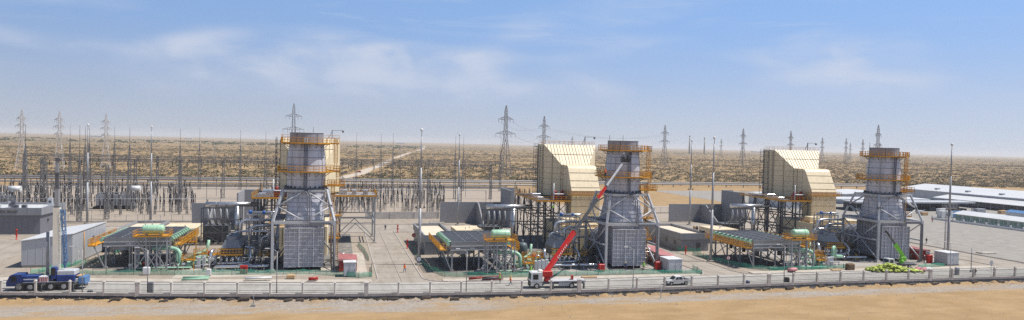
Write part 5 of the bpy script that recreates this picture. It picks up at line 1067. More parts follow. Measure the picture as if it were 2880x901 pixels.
# gantry columns and beams
def gcol(u, v, zc, spike, lab, w=1.15):
    t = thing('gantry_column', lab, 'lattice column', (u, v, 0), 0, 'gantry columns of the substation'); m = MB(); m.lattice((0,0,0), (0,0,zc), w*1.0, w*.7, 10, .125); m.build('shaft', LATT, t)
    if spike: m = MB(); m.lattice((0,0,zc), (0,0,zc+6.5), w*.7, .16, 6, .11); m.build('peak', LATT, t); m = MB(); m.tube((0,0,zc+6.5), (0,0,spike), .07, 5); m.build('lightning_rod', STEEL_D, t)
    m = MB()
    for x in (-.5, .5):
        for y in (-.5, .5): m.box(x-.3, x+.3, y-.3, y+.3, 0, .35)
    m.build('footing', CONC, t, kind='stuff')
def gbeam(u0, u1, v, z, lab):
    t = thing('gantry_beam', lab, 'lattice beam', (u0, v, 0), 0, 'lattice beams of the substation'); L = u1-u0; m = MB(); m.lattice((0,0,z), (L,0,z), 1.1, 1.1, max(6, int(L/1.6)), .16); m.build('truss', LATT, t)
    for i in range(int(L/6)): x = 3+6*i; m = MB(); m.tube((x,-.3,z-.6), (x,-.3,z-2.6), .16, 6); m.build('string_insulator', INSUL, t)
for i, (u, v) in enumerate(((-103.7,267),(-102,279),(-78.7,241),(-72.8,247.5),(-73.6,275),(-55.7,271),(-88,275),(-120,279))): gcol(u, v, 17.5 if v > 245 else 14, 30.5 if i % 2 == 0 else 0, ['front gantry column nearest the left edge','gantry column behind the electric building','gantry column left of the first lightning mast','gantry column right of the first lightning mast','gantry column behind the big transformer','gantry column right of the second lightning mast','gantry column between transformer and electric building','gantry column at the left edge of the substation'][i])
for i, u in enumerate((-122,-104,-86,-68,-50,-32,2,20,38,56,74)): gcol(u, 330, 17.2, 31 if i % 2 else 0, 'tall lattice gantry column in the middle row of the substation')
for i, u in enumerate((-150,-130,-110,-90,-70,-50,-30,10,30,50,70,92)): gcol(u, 385, 17.2, 32 if i % 3 else 0, 'tall lattice gantry column in the rear row of the substation')
for u0, u1, v, z, lab in ((-122,-86,330,16.6,'middle row lattice beam left of the transformer'),(-86,-50,330,16.6,'middle row lattice beam behind the transformer'),(-50,-14,330,16.6,'middle row lattice beam left of the leftmost stack'),(2,38,330,16.6,'middle row lattice beam right of the leftmost stack'),(38,74,330,16.6,'middle row lattice beam left of the middle filter house'),(-150,-90,385,16.6,'rear lattice beam at the left edge'),(-90,-30,385,16.6,'rear lattice beam behind the second lightning mast'),(-30,10,385,16.6,'rear lattice beam behind the leftmost stack'),(10,50,385,16.6,'rear lattice beam below the sandy track'),(50,92,385,16.6,'rear lattice beam near the tallest pylon'),(-103.5,-73.6,275,13.5,'front lattice beam behind the electric building'),(92,128,385,13,'rear lattice beam right end')): gbeam(u0, u1, v, z, lab)
for i, (u, v, h) in enumerate(((34.2,260.6,13),(52,292,13),(107.8,240,19),(110,262,13))): gcol(u, v, h, 0 if i != 2 else 27, ['lone lattice column right of the first side road','lone lattice column left of the middle firewall','tall lone lattice column right of the middle stack','short lone lattice column right of the middle stack'][i], 1.2)
gbeam(108, 126, 262, 12.4, 'short lattice beam right of the middle stack'); gcol(126, 262, 13, 0, 'lone lattice column behind the front right mast pair', 1.2)
# power transformers
def transformer(u, v, lab, L=12.4):
    t = thing('power_transformer', lab, 'transformer', (u, v, 0), 0, 'big grey power transformers'); m = MB(); m.bevbox(0, L, 1.2, 5.0, 1.0, 5.2, .12); m.build('tank', GREYP, t); m = MB(); m.box(-.4, L+.4, -.4, 5.6, 0, .98); m.build('base', BLACK, t)
    fin = MB()
    for q in range(6): fin.box(-.5, .5, -.0+.17*q, .06+.17*q, 1.5, 5.4)
    fin.box(-.5, .5, -.07, -.01, 1.4, 5.5); fin = fin.mesh('radiator', M('radiator_grey', (.40, .41, .43), .5, .1, .08, .5))
    for i in range(9): link('radiator', fin, t, (.9+L*i/9.4, .05, 0))
    m = MB(); m.tube((L-1.6,3.2,7.6), (L+2.2,3.2,7.6), 1.0, 14); c = m.build('conservator', WHITE, t); m = MB(); m.bar((L-.8,3.2,5.2), (L-.8,3.2,6.7), .25); m.bar((L+1.4,3.2,0), (L+1.4,3.2,6.7), .3); m.build('stand', STEEL, c)
    for i in range(3): m = ins_mesh(3.0, .32); o = m.build('bushing', INSUL, t, (2.2+2.8*i, 3.2, 5.2)); o.rotation_euler = (0, R((-18,4,16)[i]), 0)
    m = MB(); m.pipe([(1,2,5.2),(1,2,6.0),(L-1,3,6.2),(L-1,3.2,6.9)], .15, 8); m.build('oil_pipe', STEEL, t)
transformer(-86.6, 280.5, 'big grey power transformer between the two rear-left lightning masts'); transformer(-124.5, 275, 'big grey power transformer behind the electric building at the left edge', 13)
# substation fences, low walls, pipelines behind
def chain_fence(u0, u1, v, h, lab):
    t = thing('chain_fence', lab, 'fence', (u0, v, 0)); L = u1-u0; n = int(L/3.2); pm2 = MB().bar((0,0,0), (0,0,h), .1).mesh('post', STEEL)
    for i in range(n+1): link('post', pm2, t, (L*i/n, 0, 0))
    m = MB()
    for z in (.4, h-.1): m.bar((0,0,z), (L,0,z), .05)
    for i in range(int(L/.5)): m.bar((.5*i,0,.3), (.5*i,0,h-.1), .022)
    m.build('mesh_infill', STEEL, t, kind='stuff'); m = MB(); m.box(0, L, -.15, .15, 0, .3); m.build('kerb_base', CONC, t)
chain_fence(-150, -45, 239, 2.4, 'thin grey mesh fence in front of the left half of the substation'); chain_fence(126, 170, 262, 2.6, 'white mesh fence behind the front right mast pair')
def low_wall(u0, u1, v, h, lab, t_=.35, mat=CONCW, name='low_wall'):
    t = thing(name, lab, 'wall', (u0, v, 0)); L = u1-u0; n = max(1, int(L/8)); pn_ = MB().box(.06, L/n-.06, 0, t_, 0, h).mesh('panel', mat); pp_ = MB().box(-.2, .2, -.1, t_+.1, 0, h+.15).mesh('pier', mat)
    for i in range(n): link('panel', pn_, t, (L*i/n, 0, 0))
    for i in range(n+1): link('pier', pp_, t, (L*i/n, 0, 0))
low_wall(10, 36, 245.2, 2.5, 'pale concrete wall closing the back road right of the leftmost unit'); low_wall(-160, 100, 404, 1.6, 'long low pale wall at the rear of the substation', .35, CONC)
def pipeline(v, z, lab, u0=-330, u1=420, r=.55):
    t = thing('pipeline', lab, 'pipeline', (u0, v, 0), 0, 'pipelines behind the substation'); L = u1-u0; m = MB(); m.tube((0,0,z), (L,0,z), r, 8); m.build('pipe', M('pipeline_grey', (.33,.315,.30), .6, 0, .1, .3), t); pm2 = MB().box(-.2, .2, -.4, .4, 0, z-r+.05).mesh('sleeper', CONC)
    for i in range(int(L/14)): link('sleeper', pm2, t, (14*i, 0, 0))
pipeline(418, 1.6, 'nearest pale pipeline crossing behind the substation', -330, 128); pipeline(436, 2.0, 'second pale pipeline crossing behind the substation', -330, 420); pipeline(452, 2.2, 'farthest pale pipeline crossing behind the substation', -330, 420)
# lightning / floodlight masts
def mast(u, v, H_, lab, cage=False):
    t = thing('lightning_mast', lab, 'mast', (u, v, 0), 0, 'tall grey lightning masts'); 
    for z0, z1, r0, r1 in ((.3,H_*.42,.36,.30),(H_*.42,H_*.72,.27,.22),(H_*.72,H_*.95,.19,.14)): m = MB(); m.tube((0,0,z0), (0,0,z1), r0, 12, r1); m.build('shaft_section', STEEL, t)
    m = MB(); m.tube((0,0,H_*.95), (0,0,H_-.4), .06, 6); m.build('rod', STEEL_D, t); m = MB(); m.lathe([(.05,-.5),(.30,-.25),(.34,0),(.22,.25),(0.02,.35)], 10, (0,0,H_)); m.build('finial', WHITE, t)
    m = MB(); m.lathe([(.9,0),(.9,.3),(.5,.34)], 12); m.build('footing', CONC, t)
    m = MB(); m.bar((-.9,0,H_*.42), (.9,0,H_*.42), .1); m.box(-1.1, -.7, -.25, .05, H_*.42, H_*.42+.4); m.box(.7, 1.1, -.25, .05, H_*.42, H_*.42+.4); m.build('floodlight_bar', STEEL_D, t)
    if cage:
        m = MB(); railing(m, [(-1.2,-1.2),(1.2,-1.2),(1.2,1.2),(-1.2,1.2)], H_*.44, 1.1, True, 1.2, .07); m.box(-1.2, 1.2, -1.2, 1.2, H_*.44-.1, H_*.44); m.build('lamp_cage', STEEL, t)
        m = MB()
        for s_ in (-1.15, -.65): m.bar((s_,-.2,2), (s_,-.2,H_*.44), .07)
        for i in range(24): m.bar((-1.15,-.2,2.2+.47*i), (-.65,-.2,2.2+.47*i), .05)
        m.build('ladder', STEEL, t)
for u, v, lab, c in ((-74.6,235.3,'leftmost tall lightning mast behind the grey shed',0),(-58.4,242,'second tall lightning mast behind the leftmost cooler',0),(18.3,153.8,'tall lightning mast beside the side road and no entry sign',0),(39.6,225.7,'tall lightning mast in front of the middle firewall',0),(124,222,'rear one of the two masts left of the right filter house',0),(89.9,150,'front one of the two masts left of the right filter house',0),(160.3,148,'tall mast with lamp cage and ladder by the gravel yard',1)): mast(u, v, 30.6 if c == 0 else 30.6, lab, c)
# thin wooden and steel poles in the rear
for i, (x, d, h) in enumerate(((602,420,26),(676,430,24),(1050,420,24),(1105,430,24),(1127,440,26),(1218,430,23),(1310,440,22))):
    a = math.atan((x-1440)/1911.0)+R(YAW); u, v = d*math.tan(a), d; t = thing('line_pole', ['slim pole at the rear of the substation, first from the leftmost stack leftwards','slim pole close left of the leftmost stack','slim pole close right of the leftmost stack','slim pole left of the sandy track','slim pole on the sandy track side','slim pole right of the mast by the side road','slim pole left of the tallest pylon'][i], 'pole', (u, v, 0), 0, 'slim rear poles'); m = MB(); m.tube((0,0,0), (0,0,h), .22, 6, .12); m.build('shaft', LATT, t); m = MB(); m.bar((-1,0,h-1.5), (1,0,h-1.5), .14); m.build('cross_arm', LATT, t)
# conductors of the big pylon line
def wire(p, q, sag, lab):
    p = Vector(p); q = Vector(q); m = MB(); pts = [p.lerp(q, i/14)-Vector((0,0,sag*4*(i/14)*(1-i/14))) for i in range(15)]; m.pipe(pts, .07, 4); o = m.build('conductor', LATT, None); tag(o, lab, 'cable', 'conductors between pylons')
u2, v2 = at_px(1528, 745); u3, v3 = at_px(1868, 975)
for z, L in ((34,8.0),(45.5,6.0)):
    for s_ in (-1, 1): wire((133+s_*L,541,z), (u2+s_*L,v2,z), 5, 'thin conductor from the tallest pylon to the one behind the middle filter house'); wire((u2+s_*L,v2,z), (u3+s_*L,v3,z), 8, 'thin conductor passing above the middle stack')
# ================================================================== buildings left and right
def seams(t, x0, x1, y, z0, z1, n, mat, ax='x'):
    for i in range(1, n):
        q = x0+(x1-x0)*i/n; m = MB()
        if ax == 'x': m.box(q-.03, q+.03, y-.03, y, z0, z1)
        else: m.box(y, y+.03, q-.03, q+.03, z0, z1)
        m.build('panel_joint', mat, t)
t = thing('storage_shed', 'light grey metal shed with sloping white roof behind the blue crane', 'shed', (-62.6, 159.6, 0))
w, d = 9.3, 21; m = MB(); m.prism([(0,.5),(w,.5),(w,6.75),(0,5.45)], 'y', 0, d); m.build('wall', M('shed_wall', (.46, .47, .485), .5, 0, .05, .2, streak=.2), t)
m = MB(); m.prism([(-.25,5.47),(w+.12,6.83),(w+.12,7.0),(-.25,5.64)], 'y', -.2, d+.2); m.build('roof', WROOF, t); m = MB(); m.box(.1, w-.1, .1, d-.1, 0, .5); m.build('plinth', CONC, t)
seams(t, 0, w, 0, .5, 5.4, 7, GREYL); seams(t, 0, d, w, .5, 6.7, 10, GREYL, 'y')
m = MB(); m.box(w, w+.06, 3, 4.1, .5, 2.7); dd = m.build('door', GREYL, t); m = MB(); m.box(w+.06, w+.12, 3.85, 3.95, 1.5, 1.7); m.build('handle', BLACK, dd); m = MB(); m.pipe([(w+.12,6.4,.3),(w+.12,6.4,6.6)], .08, 6); m.build('downpipe', YEL, t); m = MB(); m.box(w, w+.1, 12, 13, 4.2, 4.8); m.build('vent', DARK, t)
EB = M('electric_wall', (.175, .175, .195), .6, 0, .06, .25); EBR = M('electric_side', (.36, .37, .385), .6, 0, .05, .25)
t = thing('electric_building', 'dark grey building with lettered fascia and rooftop air conditioners at left edge', 'building', (-118, 211, 0)); w, d = 40, 17
m = MB(); m.box(0, w-.5, .5, d-.5, 0, 5.7); m.build('wall', EB, t); m = MB(); m.box(0, w, 0, .4, 5.3, 7.3); m.box(w-.4, w, .41, d-.41, 5.3, 7.3); m.box(0, w, d-.4, d, 5.3, 7.3); m.box(0, .4, .41, d-.41, 5.3, 7.3); m.build('fascia', GREYP, t)
m = MB(); m.box(.42, w-.42, .42, d-.42, 6.6, 6.7); m.build('roof', WROOF, t); m = MB(); m.box(w-.49, w-.4, 5.2, 6.2, 2.9, 3.8); f = m.build('window', GLASS, t); m = MB(); m.box(w-.49, w-.36, 5.1, 6.3, 2.8, 2.88); m.build('sill', GREYL, f)
seams(t, w-18, w-.5, .5, 0, 5.3, 12, EB)
for x, y, h, mm in ((w-11.6,1.4,1.4,GREYL),(w-7.4,1.4,1.3,GREYD),(w-5.4,1.4,1.3,GREYD),(w-9.2,4.5,2.4,GREYD),(w-10.6,6.5,1.7,GREYL),(w-2.6,11,2.4,GREYL),(w-14.5,3,1.8,WHITE)):
    m = MB(); m.bevbox(x, x+1.25, y, y+.8, 6.71, 6.71+h, .05); a = m.build('air_conditioner', mm, t); m = MB(); m.tube((x+.6,y-.03,6.71+h*.55), (x+.6,y,6.71+h*.55), .38, 12); m.build('fan_grille', DARK, a)
m = MB(); m.pipe([(w-20,2.5,7.6),(w-13,3.2,7.9),(w-12,5,7.9)], .3, 8); m.build('duct', SILV, t)
cu = bpy.data.curves.new('sign_text', 'FONT'); cu.body = 'ELEKTRIK BINASY'; cu.size = .95; cu.extrude = .03; cu.align_x = 'LEFT'
to = bpy.data.objects.new('sign_text', cu); sc.collection.objects.link(to); dg = bpy.context.evaluated_depsgraph_get(); me = bpy.data.meshes.new_from_object(to.evaluated_get(dg)); bpy.data.objects.remove(to)
me.materials.append(M('sign_letters', (.10, .085, .06), .5, .2, .1, 2)); o = link('lettering', me, t, (w-11.6, -.04, 6.0), label='dark metal letters reading ELEKTRIK BINASY'); o.rotation_euler = (R(90), 0, 0); o.scale = (.80, 1, 1)
t = thing('guard_hut', 'small flat roofed white hut cut by the left edge', 'hut', (-100.5, 193, 0)); m = MB(); m.box(0, 5, 0, 5, 0, 3.0); m.build('wall', GREYL, t); m = MB(); m.box(-.2, 5.2, -.2, 5.2, 3.0, 4.2); m.build('roof', WHITE, t); m = MB(); m.box(4.99, 5.03, 1, 2, 1, 2); m.build('window', GLASS, t)
# far right: prefab office, warehouse, canopies
t = thing('prefab_office', 'long white prefab office row with green window bands beside the gravel yard', 'building', (252.5, 186, 0)); L = 44; PG_ = M('pale_green_wall', (.50, .58, .52), .6, 0, .06, .4)
m = MB(); m.box(0, 9, 0, L, .1, 3.0); m.build('wall', PG_, t); m = MB(); m.prism([(-1.2,3.0),(10.2,3.0),(4.5,4.3)], 'y', -.8, L+.8); m.build('roof', WROOF, t)
for i in range(11):
    y = 1+4*i; m = MB(); m.box(-.06, 0, y+.4, y+3.0, .9, 2.4); wi = m.build('window', M('green_glass', (.16, .30, .24), .2, 0, .15, .6), t); m = MB(); m.box(-.1, -.06, y+1.6, y+1.75, .9, 2.4); m.build('mullion', WHITE, wi); m = MB(); m.box(-.14, 0, y-.35, y, .1, 3.0); m.build('pilaster', WHITE, t)
m = MB(); m.box(-1.5, 0, 0, L, 0, .1); m.build('footing', CONC, t)
low_wall(249, 249.01, 186, .6, 'low white garden wall in front of the prefab office') if False else None
t = thing('garden_wall', 'low white wall with piers running along the prefab office', 'wall', (246.5, 186, 0)); m = MB(); m.box(0, .3, 0, 50, 0, .8); m.build('panel', WHITE, t)
for i in range(11): m = MB(); m.box(-.15, .45, 5*i-.2, 5*i+.2, 0, 1.6); m.build('pier', WHITE, t)
t = thing('warehouse', 'large white warehouse with broad pale roof at the right edge', 'warehouse', (335.5, 250, 0)); W2, L2, h0, h1 = 40, 96, 6.2, 9.0
m = MB(); m.prism([(0,0),(W2,0),(W2,h0),(W2/2,h1),(0,h0)], 'y', 0, L2); m.build('wall', GREYL, t); m = MB(); m.prism([(-.4,h0+.02),(W2/2,h1+.02),(W2+.4,h0+.02),(W2+.4,h0+.25),(W2/2,h1+.25),(-.4,h0+.25)], 'y', -.5, L2+.5); m.build('roof', WROOF, t)
m = MB(); m.box(12, 20, -.1, -.02, 0, 4.6); m.build('door', DARK, t)
for i in range(4): m = MB(); m.box(4, 6, 12+20*i, 14+20*i, h0+.5, h0+1.7); m.build('roof_vent', STEEL, t)
for i in range(1, 14): m = MB(); m.box(-.05, -.01, L2*i/14-.05, L2*i/14+.05, .2, h0); m.build('panel_joint', WHITE, t)
m = MB(); m.prism([(-.42,h0-1.2),(-12,3.4),(-12,3.6),(-.42,h0-.9)], 'y', 2, 60); m.build('lean_to_roof', WROOF, t)
for i in range(9): m = MB(); m.bar((-11.6,4+7*i,0), (-11.6,4+7*i,3.4), .2); m.build('post', STEEL, t)
t = thing('open_canopy', 'open storage canopy with long flat pale roof left of the warehouse', 'canopy', (236, 268, 0)); m = MB(); m.prism([(0,3.9),(70,3.9),(70,4.6),(0,4.6)], 'y', 0, 9); m.build('roof', GREYL, t)
m = MB(); m.prism([(-3,4.62),(52,4.62),(52,5.2),(-3,5.2)], 'y', 9.1, 22); m.build('upper_roof', WROOF, t)
for i in range(9): m = MB(); m.bar((.6+8.5*i,.5,0), (.6+8.5*i,.5,3.9), .3); m.build('post', STEEL_D, t)
m = MB(); m.box(0, 69, 8, 8.4, 0, 3.9); m.build('rear_wall', GREYD, t)
rd = random.Random(3)
for i in range(14): m = MB(); x = 2+4.8*i; m.bevbox(x, x+rd.uniform(1.5,4), 2, 5, 0, rd.uniform(.8,2.2), .1); m.build('stored_crate', rd.choice((STEEL_D, WOOD, GREYP, DARK)), t)
t = thing('flat_hall', 'plain low white hall behind the left side of the right stack', 'building', (208, 282, 0)); m = MB(); m.box(0, 26, 0, 30, 0, 5.2); m.build('wall', GREYL, t); m = MB(); m.prism([(-.4,5.22),(26.4,5.22),(26.4,5.4),(13,6.4),(-.4,5.4)], 'y', -.4, 30.4); m.build('roof', WROOF, t); m = MB(); m.box(8, 12, -.06, 0, 0, 3.6); m.build('door', GREYD, t)
t = thing('flat_hall', 'low white roofed hall right of the right stack, behind the canopy', 'building', (262, 306, 0)); m = MB(); m.box(0, 44, 0, 24, 0, 5.2); m.build('wall', GREYL, t); m = MB(); m.prism([(-.4,5.22),(44.4,5.22),(44.4,5.4),(22,6.6),(-.4,5.4)], 'y', -.4, 24.4); m.build('roof', WROOF, t); m = MB(); m.box(18, 23, -.06, 0, 0, 4); m.build('door', GREYD, t)
t = thing('site_container', 'blue and white site container beside the prefab office', 'container', (262, 240, 0)); m = MB(); m.bevbox(0, 12, 0, 2.6, .2, 2.9, .06); m.build('body', BLUEL, t); m = MB(); m.box(-6, -.02, 0, 2.6, .2, 3.0); m.build('office_module', WHITE, t); m = MB(); m.box(-4, -3, -.05, 0, 1, 2); m.build('window', GLASS, t)
t = thing('site_container', 'blue roofed container right behind the prefab office', 'container', (290, 225, 0)); m = MB(); m.bevbox(0, 6, 0, 14, .2, 2.8, .06); m.build('body', WHITE, t); m = MB(); m.prism([(-.3,2.82),(6.3,2.82),(3,3.8)], 'y', -.3, 14.3); m.build('roof', BLUEL, t)
GP = M('gravel_heap', (.44, .42, .40), .95, 0, .15, .8, .5, 5, worldpos=True)
for i, (u, v, r, h) in enumerate(((214,236,7,2.2),(229,232,6,1.8))):
    m = MB(); n = 20; vv = [(0,0,h)]
    for j, k in ((.35,.78),(.7,.36),(1,0)):
        for q in range(n): a = 2*math.pi*q/n; rr2 = r*j*rng.uniform(.9,1.1); vv.append((rr2*math.cos(a), rr2*math.sin(a), h*k*rng.uniform(.9,1.1)))
    f = [(0, 1+q, 1+(q+1)%n) for q in range(n)]
    for j in range(2): f += [(1+j*n+q, 1+j*n+n+q, 1+j*n+n+(q+1)%n, 1+j*n+(q+1)%n) for q in range(n)]
    m._add(vv, f, 0, True); tag(m.build('gravel_heap', GP, None, (u, v, -.02)), ['left grey gravel heap at the far edge of the gravel yard','right grey gravel heap at the far edge of the gravel yard'][i], 'gravel heap')
# yard clutter rows beyond the heaps: machines and crates in front of the canopy
for i, (u, v, w, d, h, mm) in enumerate(((228,250,3,2,1.6,WHITE),(234,252,4,2,1.2,GREYL),(240,250,2.4,2,2,STEEL),(246,254,5,2.4,1.4,WHITE),(256,250,3,2,1.5,WOOD),(272,256,6,2.4,2.4,WHITE),(284,252,4,2,1.6,GREYL),(296,258,5,2.4,2.2,STEEL),(308,256,4,2,1.6,WOOD),(262,258,3,2,1.4,GREYL))):
    t = thing('stored_crate', 'pale crate or machine stored in the yard before the open canopy', 'crate', (u, v, -.004), 0, 'stored crates before the canopy'); m = MB(); m.bevbox(0, w, 0, d, .15, h, .08); m.build('body', mm, t); m = MB(); m.box(.1, w-.1, .1, d-.1, 0, .15); m.build('pallet', WOOD, t)
# ================================================================== street furniture
def lamp(u, v, lab, H_=7.8, box=False):
    t = thing('street_lamp', lab, 'street lamp', (u, v, 0), 0, 'slim street lamps inside the fence'); m = MB(); m.tube((0,0,0), (0,0,H_), .10, 8, .06); m.build('pole', STEEL, t); m = MB(); m.pipe([(0,0,H_-.1),(-.4,0,H_+.25),(-1.5,0,H_+.55)], .05, 6); m.build('arm', STEEL, t); m = MB(); m.bevbox(-2.1, -1.35, -.14, .14, H_+.48, H_+.62, .03); m.build('lamp_head', GREYL, t)
    m = MB(); m.box(-.2, .2, -.2, .2, 0, .25); m.build('footing', CONC, t)
    if box: m = MB(); m.bevbox(.15, .95, -.25, .25, 0, 2.3, .05); m.build('junction_box', GREYP, t)
for i, (x, b) in enumerate(((-42.6,0),(-31.8,1),(-10.1,0),(23.5,0),(56.5,0),(90.8,0),(133.5,0))): lamp(x, fv(x)+1.0, ['street lamp behind the tail of the blue crane','street lamp with grey junction box left of the tank tower','street lamp in front of the left leg of the leftmost stack','street lamp in front of the middle cooler','street lamp in front of the middle exhaust box','street lamp in front of the rightmost cooler','street lamp right of the green crane truck'][i], box=b)
for i, (u, v) in enumerate(((172,160),(146.8,129))): t = thing('signal_pole', ['slim grey pole at the edge of the gravel yard','short pole right of the right white cabinet'][i], 'pole', (u, v, 0)); m = MB(); m.tube((0,0,0), (0,0,(13,6)[i]), .12, 8, .08); m.build('shaft', STEEL, t); m = MB(); m.box(-.2, .2, -.2, .2, 0, .3); m.build('footing', CONC, t)
def sign(u, v, lab, kind, h=2.4, r=.45, rz=0):
    t = thing('traffic_sign', lab, 'sign', (u, v, 0), rz); m = MB(); m.tube((0,0,0), (0,0,h+.2), .045, 6); m.build('post', STEEL, t); m = MB(); m.tube((0,-.06,h), (0,-.03,h), r, 20); d = m.build('disc', RED if kind == 'no' else WHITE, t)
    if kind == 'no': m = MB(); m.box(-r*.72, r*.72, -.075, -.062, h-.09, h+.09); m.build('bar', WHITE, d)
    else:
        m = MB(); n = 24; o_ = len(m.v); v_ = [((r-.0)*math.cos(2*math.pi*i/n), -.065, h+r*math.sin(2*math.pi*i/n)) for i in range(n)]+[((r*.8)*math.cos(2*math.pi*i/n), -.065, h+r*.8*math.sin(2*math.pi*i/n)) for i in range(n)]; m._add(v_, [(i, (i+1)%n, n+(i+1)%n, n+i) for i in range(n)]); m.build('ring', BLUE if kind == 'b' else RED, d)
        m = MB(); m.box(-.06, .06, -.075, -.062, h-.22, h+.22); m.build('symbol', BLACK, d)
sign(20.2, 183, 'red no entry sign by the side road right of the leftmost unit', 'no', 2.7, .55); sign(15.9+1.6, 147.4, 'round sign with dark ring near the worker in orange', 'b', 2.4, .55); sign(88.9, 140.6, 'round speed limit sign at the corner before the rightmost cooler', 'r', 2.5); sign(150.7, 127.2, 'round sign by the fence right of the lamp mast', 'b', 2.5, .5); sign(176.4, 139.2, 'round sign on the gravel yard near the right edge', 'b', 2.6, .5); sign(78.4, 171, 'red no entry sign behind the middle stack', 'no', 2.6, .5)
def hydrant(u, v, lab, h=2.4):
    t = thing('fire_hydrant', lab, 'fire hydrant', (u, v, 0)); m = MB(); m.lathe([(.22,0),(.22,.1),(.16,.12),(.16,h-.5),(.24,h-.45),(.24,h-.1),(.12,h)], 10); m.build('barrel', RED, t); m = MB(); m.tube((-.4,0,h*.5), (.4,0,h*.5), .12, 8); m.build('outlet', RED, t); m = MB(); m.tube((0,0,h), (0,0,h+.2), .05, 6); m.build('spindle', BLACK, t)
hydrant(17.9, 177, 'red hydrant post left of the no entry sign'); hydrant(18.1, 208.3, 'red hydrant post at the far end of the side road'); hydrant(-80.0, 201.2, 'red hydrant post in front of the electric building', 2.8); hydrant(88.9, 178.1, 'red hydrant post behind the right leg of the middle stack'); hydrant(88.8, 160.5, 'red hydrant post at the right control building corner', 2.2)
for i, (u, v) in enumerate(((-13.3,108),(59.3,112.6))):
    zz0 = float(ground_height(np.array([u]), np.array([v+8]))[0]); t = thing('survey_marker', ['small marker post on a concrete block outside the fence, below the leftmost oil cooler','small marker post on a concrete block outside the fence, left of the white pickup'][i], 'marker', (u, fv(u)-5.4, zz0)); m = MB(); m.tube((0,0,.2), (0,0,2.6), .06, 6); m.build('post', STEEL, t); m = MB(); m.bevbox(-.35, .35, -.3, .3, 0, .45, .05); m.build('block', CONC, t)
# concrete manhole slabs on the back verge
for i, (u, v) in enumerate(((-50,206),(-60,233),(27,218),(31,231),(176.8,152),(38,207))): t = thing('inspection_slab', 'flat pale concrete inspection slab beside the back road' if i != 4 else 'flat pale concrete slab at the edge of the gravel yard', 'slab', (u, v, 0), 0, 'concrete inspection slabs'); m = MB(); m.bevbox(0, 5, 0, 2.2, 0, .35, .06); m.build('slab', PAVE, t); m = MB(); m.box(.6, 1.6, .6, 1.6, .36, .4); m.build('lid', STEEL, t)
# sacks
rd = random.Random(9); sm_ = []
for k in range(8):
    m = MB(); n = 8; pr_s = [(.05,0),(.42,.06),(.55,.26),(.48,.46),(.2,.58),(.02,.6)]; m.lathe([(r_*rd.uniform(.85,1.15), z) for r_, z in pr_s], n); m.v = [(x*1.25+rd.uniform(-.05,.05), y+rd.uniform(-.05,.05), z) for x, y, z in m.v]; sm_.append(m.mesh('insulation_sack', BAGY if k < 5 else BAGG))
slots = []
for k in range(230):
    x = rd.uniform(0, 1); u = 121.5+11.5*x; v = 133.4-2.4*x+rd.gauss(0,.75); hmax = 1.5*math.exp(-((x-.42)/.3)**2)+.25; slots.append((u, v, rd.uniform(0, hmax)*max(0, 1-abs(v-(133.4-2.4*x))/2.2)))
for u, v, z in slots:
    o = link('insulation_sack', sm_[rd.randrange(8)], None, (u, v, .13+z)); o.rotation_euler = (rd.uniform(-.4,.4), rd.uniform(-.4,.4), rd.uniform(0,6.28)); s_ = rd.uniform(.5,.8); o.scale = (s_,)*3; tag(o, 'yellow green sack in the heap before the green crane truck', 'sack', 'heap of yellow green sacks')
spk = [MB().lathe([(.03,0),(.45,.05),(.52,.25),(.42,.45),(.03,.5)], 8).mesh('insulation_sack', BAGP)]
for k in range(12): o = link('insulation_sack', spk[0], None, (132.6+rd.uniform(0,3.6), 130.6+rd.uniform(0,1.4), .13+rd.uniform(0,.5))); o.scale = (1.4, .9, 1); o.rotation_euler = (0, 0, rd.uniform(-.3,.3)); tag(o, 'pink sack lying right of the yellow heap', 'sack', 'pink sacks')

# odds and ends lying about the site
def oddment(name, u, v, lab, cat, w, d, h, mat, z=.12, rz=0):
    t = thing(name, lab, cat, (u, v, z), rz); m = MB(); m.bevbox(-w/2, w/2, -d/2, d/2, .08, h, min(w, d, h)*.15); m.build('body', mat, t); m = MB(); m.box(-w*.45, w*.45, -d*.45, d*.45, 0, .08); m.build('skid', WOOD, t)
oddment('debris_heap', 117.6, 134.8, 'brown heap of debris left of the yellow sacks', 'debris', 2.0, 1.2, 1.5, M('brown_debris', (.16,.10,.06), .9, 0, .5, 2)); oddment('waste_bag', 92.2, 123.6, 'black waste bag at the lamp before the rightmost cooler', 'bag', .9, .8, 1.2, BLACK, .012); oddment('waste_bag', 83.4, 124.4, 'small dark blue bag behind the fence right of the pickup', 'bag', .7, .6, .6, BLUE, .012)
oddment('timber_stack', 113.6, 134.6, 'low stack of boards left of the brown debris heap', 'boards', 2.6, 1.0, .3, WOOD); oddment('timber_stack', 51.8, 134.0, 'low stack of boards right of the red crane truck', 'boards', 3.4, .8, .3, WOOD); oddment('equipment_crate', -36.5, 148.6, 'white crate in front of the leftmost cooler', 'crate', 1.3, .8, 1.5, WHITE); oddment('equipment_crate', -24.6, 146.2, 'small white cabinet by the netting of the leftmost unit', 'crate', .9, .7, 1.3, WHITE); oddment('equipment_crate', -8.6, 141.0, 'wooden crate in front of the leftmost exhaust box', 'crate', 1.6, 1.0, .8, WOOD)
oddment('dark_box', -41.4, fv(-41.4)+1.2, 'small dark box at the lamp behind the blue crane tail', 'box', .8, .6, .6, DARK, .012); oddment('concrete_block', 140, 126.6, 'grey cabinet behind the fence left of the walking person', 'cabinet', .9, .7, 1.7, GREYP, .012); oddment('pallet', 137.8, 132.4, 'pallet with white parcels right of the pink sacks', 'pallet', 2.2, 1.2, .5, WHITE); oddment('pallet', 28.4, 176, 'pallet beside the middle control building', 'pallet', 1.4, 1.2, .7, WOOD, .0)
